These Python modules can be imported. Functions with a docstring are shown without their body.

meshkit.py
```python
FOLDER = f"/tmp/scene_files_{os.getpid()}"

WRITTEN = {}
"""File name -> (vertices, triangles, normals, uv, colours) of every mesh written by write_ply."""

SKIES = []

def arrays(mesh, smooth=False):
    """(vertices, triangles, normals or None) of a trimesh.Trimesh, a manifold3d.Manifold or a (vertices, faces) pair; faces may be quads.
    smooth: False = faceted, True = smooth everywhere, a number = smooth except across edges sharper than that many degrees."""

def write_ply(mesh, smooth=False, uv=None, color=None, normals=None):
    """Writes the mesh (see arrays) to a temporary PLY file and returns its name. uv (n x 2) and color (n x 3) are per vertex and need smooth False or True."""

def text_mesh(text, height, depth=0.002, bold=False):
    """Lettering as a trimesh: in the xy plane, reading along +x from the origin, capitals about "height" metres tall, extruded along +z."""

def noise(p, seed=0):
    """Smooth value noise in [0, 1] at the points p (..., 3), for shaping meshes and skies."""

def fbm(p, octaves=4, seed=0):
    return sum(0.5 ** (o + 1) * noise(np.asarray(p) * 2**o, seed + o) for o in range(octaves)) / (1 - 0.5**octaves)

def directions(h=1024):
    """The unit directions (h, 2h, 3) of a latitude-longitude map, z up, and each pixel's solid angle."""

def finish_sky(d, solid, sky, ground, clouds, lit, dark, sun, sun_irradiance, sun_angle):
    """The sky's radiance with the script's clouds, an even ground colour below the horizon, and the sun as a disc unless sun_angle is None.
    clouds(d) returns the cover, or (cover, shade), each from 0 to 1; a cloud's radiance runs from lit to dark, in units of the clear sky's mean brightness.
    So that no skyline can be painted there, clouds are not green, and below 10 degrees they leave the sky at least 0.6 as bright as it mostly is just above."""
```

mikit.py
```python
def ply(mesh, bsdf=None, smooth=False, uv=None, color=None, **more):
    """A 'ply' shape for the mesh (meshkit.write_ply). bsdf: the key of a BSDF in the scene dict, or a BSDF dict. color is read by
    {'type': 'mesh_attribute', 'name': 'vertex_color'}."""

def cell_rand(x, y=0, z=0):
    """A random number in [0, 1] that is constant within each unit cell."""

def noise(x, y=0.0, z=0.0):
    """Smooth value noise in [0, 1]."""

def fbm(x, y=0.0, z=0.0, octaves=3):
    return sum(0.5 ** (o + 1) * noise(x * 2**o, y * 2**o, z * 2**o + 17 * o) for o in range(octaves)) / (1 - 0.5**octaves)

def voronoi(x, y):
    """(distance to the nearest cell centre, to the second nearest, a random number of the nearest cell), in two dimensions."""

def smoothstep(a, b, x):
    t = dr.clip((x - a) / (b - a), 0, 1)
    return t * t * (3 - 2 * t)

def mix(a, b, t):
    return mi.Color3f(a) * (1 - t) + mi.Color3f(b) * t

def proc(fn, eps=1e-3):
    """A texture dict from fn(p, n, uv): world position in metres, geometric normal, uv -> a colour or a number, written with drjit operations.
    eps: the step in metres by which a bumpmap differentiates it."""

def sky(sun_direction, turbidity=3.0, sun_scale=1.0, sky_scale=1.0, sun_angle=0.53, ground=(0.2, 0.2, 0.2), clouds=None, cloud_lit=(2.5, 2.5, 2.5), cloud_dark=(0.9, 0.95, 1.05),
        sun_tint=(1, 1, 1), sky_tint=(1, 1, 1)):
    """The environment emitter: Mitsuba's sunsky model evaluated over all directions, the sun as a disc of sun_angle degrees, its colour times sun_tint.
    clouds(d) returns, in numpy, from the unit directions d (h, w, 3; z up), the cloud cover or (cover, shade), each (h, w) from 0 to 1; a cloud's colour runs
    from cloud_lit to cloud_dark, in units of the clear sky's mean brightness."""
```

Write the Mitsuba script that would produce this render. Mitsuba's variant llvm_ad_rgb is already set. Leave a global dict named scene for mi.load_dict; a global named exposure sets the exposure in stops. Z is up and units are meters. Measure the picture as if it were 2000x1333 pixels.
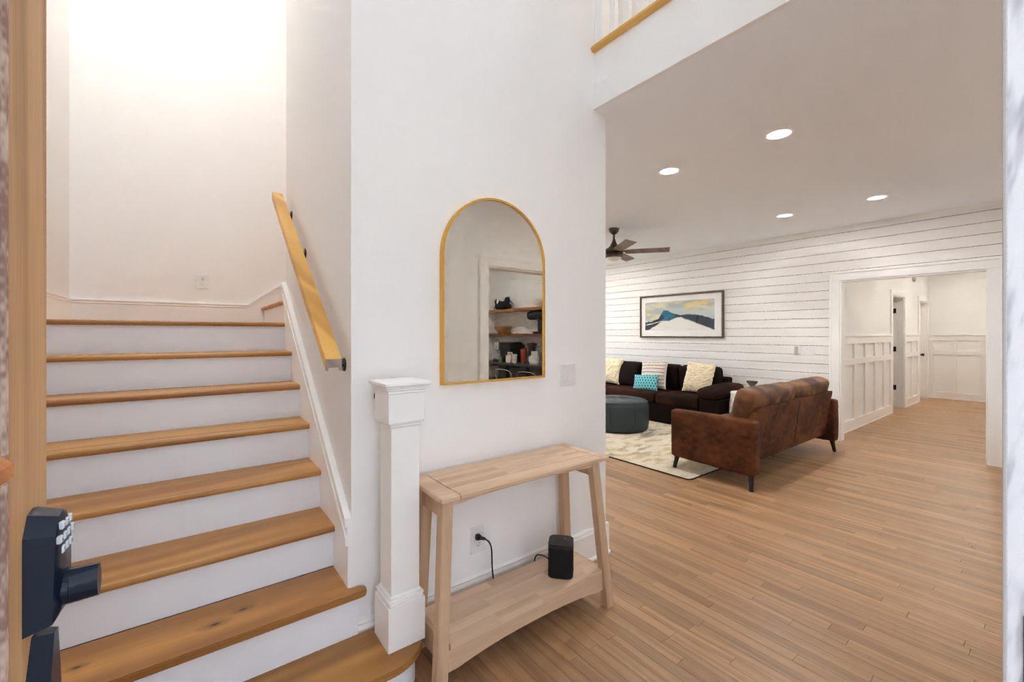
import math, random
import numpy as np, trimesh, drjit as dr, mitsuba as mi
import shapely.geometry as sg
import manifold3d as m3
import mikit, meshkit
from mikit import noise, fbm, voronoi, cell_rand, smoothstep, mix, proc

random.seed(7)
rng = np.random.default_rng(7)
T = mi.ScalarTransform4f
scene, labels = {}, {}

# ------------------------------------------------------------------ camera, sky, exposure
H = 1.35                      # the lens stands this far above the floor, in the open front doorway
FOC, YAW, HORIZON = 836.0, 0.648, 653.0
FW = np.array([math.sin(YAW), math.cos(YAW), 0.0])
RT = np.array([math.cos(YAW), -math.sin(YAW), 0.0])
scene['camera'] = {'type': 'perspective', 'fov': 2 * math.degrees(math.atan(1000 / FOC)), 'fov_axis': 'x',
                   'principal_point_offset_y': (666.5 - HORIZON) / 1333.0, 'near_clip': 0.02, 'far_clip': 200.0,
                   'to_world': T().look_at(origin=[0, 0, H], target=[FW[0], FW[1], H], up=[0, 0, 1])}

SKY, SUN = 4.0, 2.9


def cloud_cover(d):
    x, y, z = d[..., 0], d[..., 1], np.maximum(d[..., 2], 0.05)
    p = np.stack([x / (z + .25) * 1.3, y / (z + .25) * 1.3, 0 * x], -1).reshape(-1, 3)
    f = meshkit.fbm(p).reshape(x.shape)
    return np.clip(0.75 + 0.9 * (f - np.mean(f)), 0, 1)


scene['sky'] = mikit.sky((0.74, 0.02, 0.67), turbidity=3.0, sun_scale=SUN, sun_tint=(0.78, 0.95, 1.26), sky_scale=SKY, ground=(0.30, 0.29, 0.27),
                         clouds=cloud_cover, cloud_lit=(1.34, 1.50, 1.70), cloud_dark=(0.96, 1.1, 1.28))
exposure = 2.0
LAMP = np.array([1.0, 0.975, 0.94])          # white bulbs
LAMP_STAIR = np.array([1.0, 0.965, 0.91])
LAMP_HALL = np.array([1.0, 0.94, 0.84])
LIVING_L, HALL_L, STAIR_L, PANTRY_L = 67.0, 60.0, 37.0, 95.0


def rgb(*c):
    return {'type': 'rgb', 'value': [float(x) for x in c]}


def srgb(r, g, b):
    return [(x / 12.92 if x <= .04045 else ((x + .055) / 1.055) ** 2.4) for x in (r / 255, g / 255, b / 255)]


# ------------------------------------------------------------------ materials
def mat(name, color, rough=0.5, spec=0.5, metal=0.0, bump=None, **more):
    c = color if isinstance(color, dict) else rgb(*color)
    b = {'type': 'principled', 'base_color': c, 'roughness': float(rough), 'specular': float(spec), 'metallic': float(metal), **more}
    if bump is not None:
        fn, sc, eps = bump
        b = {'type': 'bumpmap', 'tex': proc(fn, eps), 'scale': float(sc), 'bsdf': b}
    scene[name] = {'type': 'twosided', 'bsdf': b}
    return name


def matte(name, color):
    scene[name] = {'type': 'twosided', 'bsdf': {'type': 'diffuse', 'reflectance': color if isinstance(color, dict) else rgb(*color)}}
    return name


def wood(name, light, dark, axis, ring=26.0, rough=0.42, spec=0.4, tone=0.0, knots=(), var=0.25):
    """grain drawn along one axis; uv.x carries the tone of each separate piece of timber, uv.y its place in the tree"""
    def fn(p, n, uv):
        c = [p.x, p.y, p.z]
        along = c.pop(axis)
        a, b = c
        seed = uv.y * 37.0
        w = fbm(along * 0.9 + seed, a * 3.0, b * 3.0 + seed, 2)
        g = noise((a + b * 0.8) * ring * 2.2 + w * 7.0 + seed, along * 1.1, seed)
        fine = noise(a * 420 + seed, b * 420, along * 9.0)
        t = 0.62 * g + 0.38 * w
        t = smoothstep(0.22, 0.82, t)
        col = mix(light, dark, t)
        col = col * (0.90 + 0.16 * fine)
        for kx, ky, kr in knots:
            d = dr.sqrt(dr.square((p.x - kx) / (2.1 * kr)) + dr.square((p.y - ky) / kr)) + 0.5 * (w - 0.5)
            col = mix((0.055, 0.026, 0.012), (1, 1, 1), 1 - 0.85 * smoothstep(1.0, 0.25, d)) * col * (0.75 + 0.25 * smoothstep(0.6, 1.6, d)) if False else col * (1 - 0.82 * smoothstep(0.55, 0.15, d)) * (1 - 0.30 * smoothstep(1.3, 0.6, d))
        return col * (1.0 - var + 2 * var * uv.x)
    return mat(name, proc(fn), rough, spec)


matte('paint_wall', (0.875, 0.87, 0.86))
matte('paint_ceiling', (0.905, 0.93, 0.965))
mat('paint_trim', (0.875, 0.87, 0.855), 0.35, 0.4)
mat('paint_riser', (0.82, 0.85, 0.895), 0.4, 0.35)


def shiplap_fn(p, n, uv):
    k = fbm(p.x * 2.0, p.y * 1.5 + uv.y * 50, p.z * 14.0, 3)
    s = noise(p.y * 7.0 + uv.y * 11, p.z * 160.0, 1.0)
    return mix((0.83, 0.815, 0.785), (0.76, 0.745, 0.715), smoothstep(0.45, 0.8, k) * 0.7 + 0.12 * s) * (0.97 + 0.05 * uv.x)


mat('paint_shiplap', proc(shiplap_fn), 0.5, 0.3)
matte('dark_gap', (0.03, 0.028, 0.026))
matte('shiplap_gap', (0.16, 0.14, 0.12))
wood('oak_floor', (0.388, 0.232, 0.123), (0.288, 0.155, 0.076), 1, 24, 0.40, 0.38, var=0.17)
wood('oak_tread', (0.52, 0.265, 0.072), (0.29, 0.122, 0.030), 0, 11, 0.38, 0.4, var=0.14)
wood('oak_knotty', (0.47, 0.225, 0.062), (0.27, 0.112, 0.028), 0, 11, 0.38, 0.4, var=0.14, knots=[(.163, 1.863, .020), (.076, 1.826, .026), (-.271, 1.845, .016)])
wood('oak_rail', (0.72, 0.42, 0.105), (0.52, 0.265, 0.05), 1, 9, 0.36, 0.4, var=0.08)
wood('end_grain', (0.36, 0.30, 0.25), (0.20, 0.155, 0.125), 1, 30, 0.7, 0.2, var=0.2)
wood('acacia', (0.67, 0.495, 0.355), (0.56, 0.385, 0.255), 0, 14, 0.5, 0.3, var=0.085)
wood('acacia_leg', (0.58, 0.40, 0.265), (0.44, 0.28, 0.165), 2, 16, 0.5, 0.3, var=0.08)
wood('door_wood', (0.50, 0.30, 0.145), (0.34, 0.18, 0.08), 2, 26, 0.5, 0.3, var=0.14)
wood('door_ledge_wood', (0.50, 0.20, 0.07), (0.34, 0.11, 0.035), 0, 20, 0.5, 0.3, var=0.1)
wood('shelf_wood', (0.42, 0.20, 0.075), (0.13, 0.05, 0.02), 1, 12, 0.45, 0.4, var=0.2)
wood('fan_wood', (0.27, 0.205, 0.165), (0.17, 0.125, 0.10), 0, 18, 0.5, 0.3, var=0.1)


def bead_fn(p, n, uv):
    k = noise(p.x * 60, p.y * 60, p.z * 22.0)
    f = noise(p.x * 300, p.y * 300, p.z * 120.0)
    return mix((0.24, 0.15, 0.125), (0.50, 0.39, 0.33), smoothstep(0.3, 0.75, 0.6 * k + 0.4 * f))


mat('door_bead', proc(bead_fn), 0.7, 0.2)


def jamb_fn(p, n, uv):
    k = fbm(p.y * 90, p.z * 26 + p.y * 60, p.x * 50, 3)
    return mix((0.72, 0.72, 0.75), (0.40, 0.40, 0.44), smoothstep(0.45, 0.76, k))


mat('paint_jamb', proc(jamb_fn), 0.6, 0.25)
mat('weatherstrip', (0.42, 0.40, 0.385), 0.8, 0.2)
mat('black_gloss', (0.004, 0.009, 0.023), 0.25, 0.28)
mat('black_satin', (0.010, 0.010, 0.011), 0.45, 0.4)
mat('bronze_black', (0.012, 0.011, 0.011), 0.40, 0.35)
mat('navy_metal', (0.012, 0.016, 0.045), 0.4, 0.5)
mat('key_pale', (0.55, 0.62, 0.68), 0.5, 0.4)
mat('gold_frame', (0.66, 0.355, 0.055), 0.36, 0.5, 0.25)
scene['mirror_silver'] = {'type': 'twosided', 'bsdf': {'type': 'conductor', 'material': 'none', 'specular_reflectance': rgb(0.76, 0.745, 0.70)}}
mat('plastic_white', (0.80, 0.80, 0.80), 0.3, 0.5)
mat('plastic_grey', (0.45, 0.44, 0.42), 0.4, 0.4)


def mesh_cloth_fn(p, n, uv):
    return mi.Float(0.004) + 0.010 * noise(p.x * 900, p.y * 900, p.z * 900)


mat('speaker_grille', (0.006, 0.006, 0.007), 0.65, 0.25)
mat('speaker_top', (0.010, 0.012, 0.015), 0.38, 0.45)


def leather_fn(p, n, uv):
    k = fbm(p.x * 4.5, p.y * 4.5, p.z * 4.5, 3)
    f = fbm(p.x * 26, p.y * 26, p.z * 26, 2)
    v = smoothstep(0.30, 0.75, 0.65 * k + 0.35 * f)
    return mix((0.044, 0.0145, 0.006), (0.130, 0.043, 0.0160), v)


mat('leather_cognac', proc(leather_fn), 0.6, 0.16)


def leather2_fn(p, n, uv):
    k = fbm(p.x * 7 + 5, p.y * 7, p.z * 7, 3)
    return mix((0.060, 0.025, 0.012), (0.185, 0.080, 0.035), smoothstep(0.30, 0.72, k))


mat('leather_cushion', proc(leather2_fn), 0.52, 0.22)


def suede_fn(p, n, uv):
    k = fbm(p.x * 3, p.y * 3, p.z * 3, 3)
    return mix((0.012, 0.005, 0.0035), (0.042, 0.0145, 0.007), smoothstep(0.3, 0.8, k))


mat('suede_brown', proc(suede_fn), 0.8, 0.10)
mat('suede_dark', (0.010, 0.0055, 0.0045), 0.8, 0.08)
mat('leg_black', (0.008, 0.007, 0.007), 0.4, 0.4)
mat('leather_teal', (0.032, 0.046, 0.051), 0.45, 0.3)
mat('teal_seam', (0.022, 0.034, 0.038), 0.5, 0.3)


def fur_fn(p, n, uv):
    k = fbm(p.x * 30, p.y * 30, p.z * 70, 3)
    return mix((0.80, 0.70, 0.50), (0.50, 0.38, 0.20), smoothstep(0.45, 0.85, k))


mat('fur_cream', proc(fur_fn), 0.9, 0.1)


def stripe_fn(p, n, uv):
    y = uv.y + 0.015 * (noise(uv.x * 7, uv.y * 9) - 0.5)
    s = dr.abs(y * 8.0 - dr.floor(y * 8.0) - 0.5)
    c = mix((0.72, 0.66, 0.58), (0.16, 0.11, 0.10), 1 - smoothstep(0.05, 0.12, s))
    s2 = dr.abs(y * 16.0 + .3 - dr.floor(y * 16.0 + .3) - 0.5)
    c = mix((1, 1, 1), (0.62, 0.50, 0.42), (1 - smoothstep(0.06, 0.16, s2)) * 0.8) * c
    edge = smoothstep(0.05, 0.03, dr.minimum(uv.x, 1 - uv.x))
    return mix((0, 0, 0), (1, 1, 1), 1 - edge) * c + mi.Color3f(0.74, 0.70, 0.64) * edge


mat('cloth_stripe', proc(stripe_fn), 0.85, 0.1)


def dots_fn(p, n, uv):
    a, b = uv.x * 9, uv.y * 6
    r = dr.floor(b)
    a = a + 0.5 * (r - 2 * dr.floor(r / 2))
    fx, fy = a - dr.floor(a) - .5, b - r - .5
    d = dr.sqrt(dr.square(fx * 1.7) + dr.square(fy))
    return mix((0.012, 0.10, 0.13), (0.17, 0.47, 0.51), smoothstep(0.28, 0.38, d))


mat('cloth_teal_dots', proc(dots_fn), 0.85, 0.1)


def rug_fn(p, n, uv):
    k = fbm(p.x * 1.6, p.y * 1.6, 3.0, 3)
    f = fbm(p.x * 7 + 3, p.y * 16, 1.0, 3)
    h = noise(p.x * 160, p.y * 160, 2.0)
    c = mix((0.585, 0.52, 0.41), (0.45, 0.365, 0.225), smoothstep(0.42, 0.74, f))
    c = mix((0.60, 0.53, 0.42), (1, 1, 1), 0.0) * 0 + c
    blue = 0.75 * smoothstep(0.60, 0.74, k) * smoothstep(0.46, 0.66, f)
    c = c * (1 - blue) + mi.Color3f(0.20, 0.215, 0.215) * blue
    return c * (0.84 + 0.28 * h)


mat('rug_pile', proc(rug_fn), 0.95, 0.05)
mat('rug_edge', (0.035, 0.03, 0.026), 0.9, 0.1)
mat('mat_board', (0.80, 0.785, 0.775), 0.7, 0.2)
mat('frame_bronze', (0.085, 0.062, 0.040), 0.35, 0.5, 0.5)
scene['coated_glass'] = {'type': 'thindielectric', 'int_ior': 1.22}
scene['thin_glass'] = {'type': 'thindielectric', 'int_ior': 1.5}


def pw(u, pts):
    y = mi.Float(pts[0][1])
    for (a, ya), (b, yb) in zip(pts[:-1], pts[1:]):
        y = dr.select(u >= a, ya + (yb - ya) * dr.clip((u - a) / (b - a), 0, 1), y)
    return y


def art_fn(p, n, uv):
    u, v = uv.x, uv.y
    wob = fbm(u * 9, v * 9, 4.0, 3) - 0.5
    fine = fbm(u * 34, v * 20, 9.0, 3) - 0.5
    k = fbm(u * 4 + 2, v * 6, 1.0, 3)
    base = mix((0.40, 0.44, 0.40), (0.62, 0.60, 0.46), smoothstep(0.35, 0.7, k))
    gold = smoothstep(0.60, 0.70, fbm(u * 8 + 7, v * 9, 5.0, 3) + 0.14 * smoothstep(0.35, 0.0, dr.abs(u - 0.80)) - 0.1)
    base = mix((0, 0, 0), (1, 1, 1), 1 - gold) * base + mi.Color3f(0.72, 0.52, 0.17) * gold
    haze = smoothstep(0.30, 0.0, dr.abs(v - (0.62 - 0.12 * u) - 0.1 * wob)) * smoothstep(0.22, 0.4, u)
    base = base * (1 - 0.7 * haze) + mi.Color3f(0.40, 0.52, 0.58) * 0.7 * haze
    top = pw(u, [(0, .32), (.1, .33), (.2, .41), (.25, .55), (.29, .70), (.36, .67), (.45, .57), (.55, .53), (.65, .56), (.75, .53), (.85, .47), (.95, .41), (1, .37)]) + 0.07 * wob + 0.05 * fine
    bot = pw(u, [(0, 0), (.06, .01), (.12, .09), (.2, .20), (.28, .33), (.38, .32), (.47, .42), (.55, .43), (.65, .34), (.75, .25), (.85, .15), (.95, .05), (1, .0)]) + 0.04 * wob + 0.02 * fine
    band = smoothstep(0.0, 0.025, top - v) * smoothstep(0.0, 0.025, v - bot)
    teal = smoothstep(0.16, 0.05, dr.abs(u - 0.36 + 0.1 * wob)) * smoothstep(-0.25, 0.1, wob + fine + 0.1)
    ink = mix((0.006, 0.007, 0.013), (0.02, 0.15, 0.23), teal)
    below = smoothstep(0.0, 0.02, bot - v)
    base = base * (1 - below) + mix((0.74, 0.71, 0.66), (0.60, 0.62, 0.58), smoothstep(0.4, 0.7, k)) * below
    base = base * (1 - band) + ink * band
    crack = smoothstep(0.020, 0.008, dr.abs(v - (0.215 + 0.75 * u * u + 0.2 * u) - 0.08 * wob)) * smoothstep(0.29, 0.25, u)
    return base * (1 - crack) + mi.Color3f(0.80, 0.79, 0.74) * crack


mat('art_print', proc(art_fn), 0.6, 0.2)


def hex_fn(p, n, uv):
    a, b = uv.x * 30, uv.y * 11
    f1, s1, w1 = voronoi(a, b)
    return mix((0.40, 0.33, 0.21), (0.84, 0.80, 0.70), smoothstep(0.05, 0.16, s1 - f1))


mat('drum_pattern', proc(hex_fn), 0.6, 0.3)
mat('fan_bronze', (0.075, 0.055, 0.045), 0.32, 0.5, 0.6)
mat('fan_glass', (0.80, 0.76, 0.66), 0.4, 0.4)
mat('chrome', (0.75, 0.75, 0.75), 0.15, 0.5, 1.0)
mat('ceramic_white', (0.78, 0.77, 0.75), 0.2, 0.5)
mat('ceramic_green', (0.18, 0.30, 0.10), 0.3, 0.5)
mat('copper_red', (0.30, 0.055, 0.03), 0.3, 0.5)
mat('basket_tan', (0.45, 0.25, 0.09), 0.6, 0.3)
mat('petal_black', (0.012, 0.011, 0.014), 0.7, 0.3)
mat('counter_dark', (0.045, 0.042, 0.040), 0.3, 0.5)
mat('pantry_lower', (0.16, 0.165, 0.175), 0.5, 0.3)
mat('sugar_sachet', (0.80, 0.62, 0.50), 0.6, 0.3)
mat('concrete', (0.52, 0.52, 0.51), 0.9, 0.1)
mat('bulb_glass', (0.9, 0.9, 0.9), 0.3, 0.4)


# ------------------------------------------------------------------ helpers
def numbered(key):
    if key not in scene:
        return key
    i = 1
    while f'{key}_{i:03d}' in scene:
        i += 1
    return f'{key}_{i:03d}'


taken = set()


def thing(name, label, cat, group=None):
    key, i = name, 1
    while key in taken or key in scene:
        key = f'{name}_{i:03d}'
        i += 1
    taken.add(key)
    labels[key] = {'label': label, 'category': cat}
    if group:
        labels[key]['group'] = group
    return key


def structure(key):
    labels[key] = {'kind': 'structure'}
    taken.add(key)
    return key


def add(key, mesh, m, smooth=False, label=None, tone=None, uv=None, **more):
    key = numbered(key)
    if hasattr(mesh, 'to_mesh'):
        mm = mesh.to_mesh()
        mesh = trimesh.Trimesh(mm.vert_properties[:, :3], mm.tri_verts, process=False)
    if tone is not None:
        if smooth is not False and smooth is not True:
            mesh = trimesh.graph.smooth_shade(mesh, angle=math.radians(smooth), facet_minarea=None)
            smooth = True
        uv = np.tile(np.array(tone, float), (len(mesh.vertices), 1))
    scene[key] = mikit.ply(mesh, m, smooth, uv=uv, **more)
    if label:
        labels[key] = {'label': label}
    return key


def tone():
    return (random.random(), random.random())


def cat_(*ms):
    return trimesh.util.concatenate([m for m in ms])


def box(x0, x1, y0, y1, z0, z1, b=0.0):
    """a box whose twelve edges are chamfered by b"""
    if b <= 0:
        m = trimesh.creation.box((x1 - x0, y1 - y0, z1 - z0))
        m.apply_translation(((x0 + x1) / 2, (y0 + y1) / 2, (z0 + z1) / 2))
        return m
    pts = []
    for i in range(3):
        ins = [b, b, b]
        ins[i] = 0
        for sx in (0, 1):
            for sy in (0, 1):
                for sz in (0, 1):
                    pts.append(((x0 + ins[0], x1 - ins[0])[sx], (y0 + ins[1], y1 - ins[1])[sy], (z0 + ins[2], z1 - ins[2])[sz]))
    return trimesh.convex.convex_hull(np.array(pts))


def hull(pts):
    return trimesh.convex.convex_hull(np.array(pts, float))


def prism(poly, axis, a, b):
    """a polygon of the two other axes (in order x, y, z) extruded along axis from a to b"""
    p = poly if isinstance(poly, sg.Polygon) else sg.Polygon(poly)
    m = trimesh.creation.extrude_polygon(p, b - a)
    v = m.vertices.copy()
    o = np.zeros_like(v)
    rest = [i for i in range(3) if i != axis]
    o[:, rest[0]], o[:, rest[1]], o[:, axis] = v[:, 0], v[:, 1], v[:, 2] + a
    m = trimesh.Trimesh(o, m.faces, process=False)
    if axis == 1:
        m.invert()
    return m


def lathe(prof, n=32, at=(0, 0, 0)):
    m = trimesh.creation.revolve(np.array(prof, float), sections=n)
    if m.volume < 0:
        m.invert()
    m.apply_translation(at)
    return m


def tube(pts, r, n=10, closed=False):
    p = np.asarray(pts, float)
    t = np.gradient(p, axis=0)
    t /= np.linalg.norm(t, axis=1, keepdims=True) + 1e-12
    ref = np.array([0, 0, 1.0]) if abs(t[:, 2]).mean() < 0.8 else np.array([1.0, 0, 0])
    a = np.cross(t, ref)
    a /= np.linalg.norm(a, axis=1, keepdims=True) + 1e-12
    b = np.cross(t, a)
    ang = np.arange(n) * 2 * np.pi / n
    r = np.broadcast_to(r, (len(p),))
    v = (p[:, None] + r[:, None, None] * (np.cos(ang)[None, :, None] * a[:, None] + np.sin(ang)[None, :, None] * b[:, None])).reshape(-1, 3)
    f = []
    for i in range(len(p) - 1):
        for j in range(n):
            k = (j + 1) % n
            q = (i * n + j, i * n + k, (i + 1) * n + k, (i + 1) * n + j)
            f += [(q[0], q[1], q[2]), (q[0], q[2], q[3])]
    c0, c1 = len(v), len(v) + 1
    v = np.vstack([v, p[0], p[-1]])
    for j in range(n):
        k = (j + 1) % n
        f += [(c0, k, j), (c1, (len(p) - 1) * n + j, (len(p) - 1) * n + k)]
    m = trimesh.Trimesh(v, np.array(f), process=False)
    if m.volume < 0:
        m.invert()
    return m


def cyl(p0, p1, r0, r1=None, n=20):
    r1 = r0 if r1 is None else r1
    return tube([p0, p1], np.array([r0, r1]), n)


def spline(pts, n=40):
    from scipy.interpolate import CubicSpline
    p = np.asarray(pts, float)
    s = np.r_[0, np.cumsum(np.linalg.norm(np.diff(p, axis=0), axis=1))]
    return CubicSpline(s, p)(np.linspace(0, s[-1], n))


def rbox(sx, sy, sz, r, n=10, bulge=(0, 0, 0)):
    """a cushion: a box of the given size with rounded edges of radius r whose faces swell by bulge"""
    def coords(h):
        k = 4
        a = np.linspace(0, 1, k + 1)[:-1]
        e = -h + r * (1 - np.cos(a * np.pi / 2))
        return np.r_[e, np.linspace(-h + r, h - r, n), -e[::-1]]
    h = np.array([sx, sy, sz]) / 2
    vs, fs, off = [], [], 0
    for ax in range(3):
        o = [i for i in range(3) if i != ax]
        a, b = coords(h[o[0]]), coords(h[o[1]])
        A, B = np.meshgrid(a, b, indexing='ij')
        for s in (-1, 1):
            v = np.zeros((A.size, 3))
            v[:, o[0]], v[:, o[1]], v[:, ax] = A.ravel(), B.ravel(), s * h[ax]
            i, j = np.meshgrid(np.arange(len(a) - 1), np.arange(len(b) - 1), indexing='ij')
            q = np.stack([i * len(b) + j, (i + 1) * len(b) + j, (i + 1) * len(b) + j + 1, i * len(b) + j + 1], -1).reshape(-1, 4)
            if (s > 0) == (ax == 1):
                q = q[:, ::-1]
            vs.append(v)
            fs.append(np.vstack([q[:, [0, 1, 2]], q[:, [0, 2, 3]]]) + off)
            off += len(v)
    v, f = np.vstack(vs), np.vstack(fs)
    q = np.clip(v, -(h - r), h - r)
    d = v - q
    L = np.linalg.norm(d, axis=1, keepdims=True)
    v = q + d / np.maximum(L, 1e-9) * r
    u = v / h
    for ax in range(3):
        if bulge[ax]:
            o = [i for i in range(3) if i != ax]
            w = np.clip(1 - u[:, o[0]] ** 2, 0, 1) ** .6 * np.clip(1 - u[:, o[1]] ** 2, 0, 1) ** .6
            v[:, ax] += bulge[ax] * w * u[:, ax]
    m = trimesh.Trimesh(v, f, process=True)
    m.merge_vertices(digits_vertex=6)
    if m.volume < 0:
        m.invert()
    return m


def pillow(w, h, t, n=26, rough=0.0, seed=0.0):
    """a stuffed square cushion in the x-z plane, pinched at its seams and corners; returns mesh and uv"""
    s = np.linspace(-1, 1, n)
    U, V = np.meshgrid(s, s, indexing='ij')
    th = t / 2 * (np.clip(1 - U ** 2, 0, 1) ** .42) * (np.clip(1 - V ** 2, 0, 1) ** .42)
    pin = 1 - 0.07 * (1 - V ** 2) * U ** 2, 1 - 0.07 * (1 - U ** 2) * V ** 2
    X, Z = U * w / 2 * pin[0], V * h / 2 * pin[1]
    f, vs, uv = [], [], []
    for k, sg_ in enumerate((-1, 1)):
        P = np.stack([X, sg_ * th, Z], -1).reshape(-1, 3)
        if rough:
            inner = ((np.abs(U) < .999) & (np.abs(V) < .999)).ravel()
            P = P + (inner[:, None] * (rng.random(P.shape) - .5)) * rough
        vs.append(P)
        uv.append(np.stack([(U + 1) / 2, (V + 1) / 2], -1).reshape(-1, 2))
        i, j = np.meshgrid(np.arange(n - 1), np.arange(n - 1), indexing='ij')
        q = np.stack([i * n + j, (i + 1) * n + j, (i + 1) * n + j + 1, i * n + j + 1], -1).reshape(-1, 4)
        if sg_ > 0:
            q = q[:, ::-1]
        f.append(np.vstack([q[:, [0, 1, 2]], q[:, [0, 2, 3]]]) + k * n * n)
    return trimesh.Trimesh(np.vstack(vs), np.vstack(f), process=False), np.vstack(uv)


def xf(m, rx=0, ry=0, rz=0, at=(0, 0, 0), scale=None):
    m = m.copy()
    if scale is not None:
        m.apply_scale(scale)
    M = trimesh.transformations.euler_matrix(math.radians(rx), math.radians(ry), math.radians(rz), 'sxyz')
    M[:3, 3] = at
    m.apply_transform(M)
    return m


def frame(local, origin, ex, ey):
    """local (x, y, z) -> origin + x ex + y ey + z up"""
    m = local.copy()
    M = np.eye(4)
    M[:3, 0], M[:3, 1], M[:3, 3] = ex, ey, origin
    m.apply_transform(M)
    if np.linalg.det(M[:3, :3]) < 0:
        m.invert()
    return m


# ------------------------------------------------------------------ dimensions of the house
XS, XL, YB = 0.5225, -0.745, 4.79         # stair wall, outer stair wall, wall behind the landing
YW, XC = 1.762, 2.06                      # foyer wall with the mirror, its free corner
XB = 1.974                                # edge of the upper floor
ZC, ZU, ZT = 2.705, 3.05, 5.40            # living ceiling, upper floor, upper ceiling
XR = 6.555                                # shiplap wall
YF = 0.022                                # inner face of the front wall
YH, XE = 1.92, 12.57                      # hall wall, end of the hall
RISE, RUN, Z1 = 0.1825, 0.2405, 0.1485
zs = lambda k: Z1 + RISE * (k - 1)        # top of step k
rs = lambda k: 1.737 + RUN * (k - 2)      # riser of step k
YEND = 7.15

# ------------------------------------------------------------------ floor of oak strips
structure('floor')
add('floor__subfloor', box(-0.9, XE + .2, -3.2, YEND + .1, -0.10, -0.012), 'dark_gap')


def px_of(x, y, z):
    d = FW[0] * x + FW[1] * y
    r = RT[0] * x + RT[1] * y
    return 1000 + FOC * r / d, HORIZON - FOC * (z - H) / d, d


def strip_ranges(x):
    if x < XC:
        return [(-0.08, 1.80)]
    if x < 4.65:
        return [(-3.1, YEND)]
    if x < XR + .04:
        return [(0.0, YEND)]
    return [(0.2, 2.06)]


planks = []
W = 0.057
x = -0.745
while x < XE:
    for y0, y1 in strip_ranges(x + W / 2):
        y = y0 - random.random() * 0.8
        while y < y1:
            L = random.choice([0.45, 0.6, 0.8, 1.0, 1.2, 1.5]) * (0.85 + 0.3 * random.random())
            a, b = max(y, y0), min(y + L, y1)
            if b - a > 0.02:
                planks.append((x, a, b))
            y += L
    x += W


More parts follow.
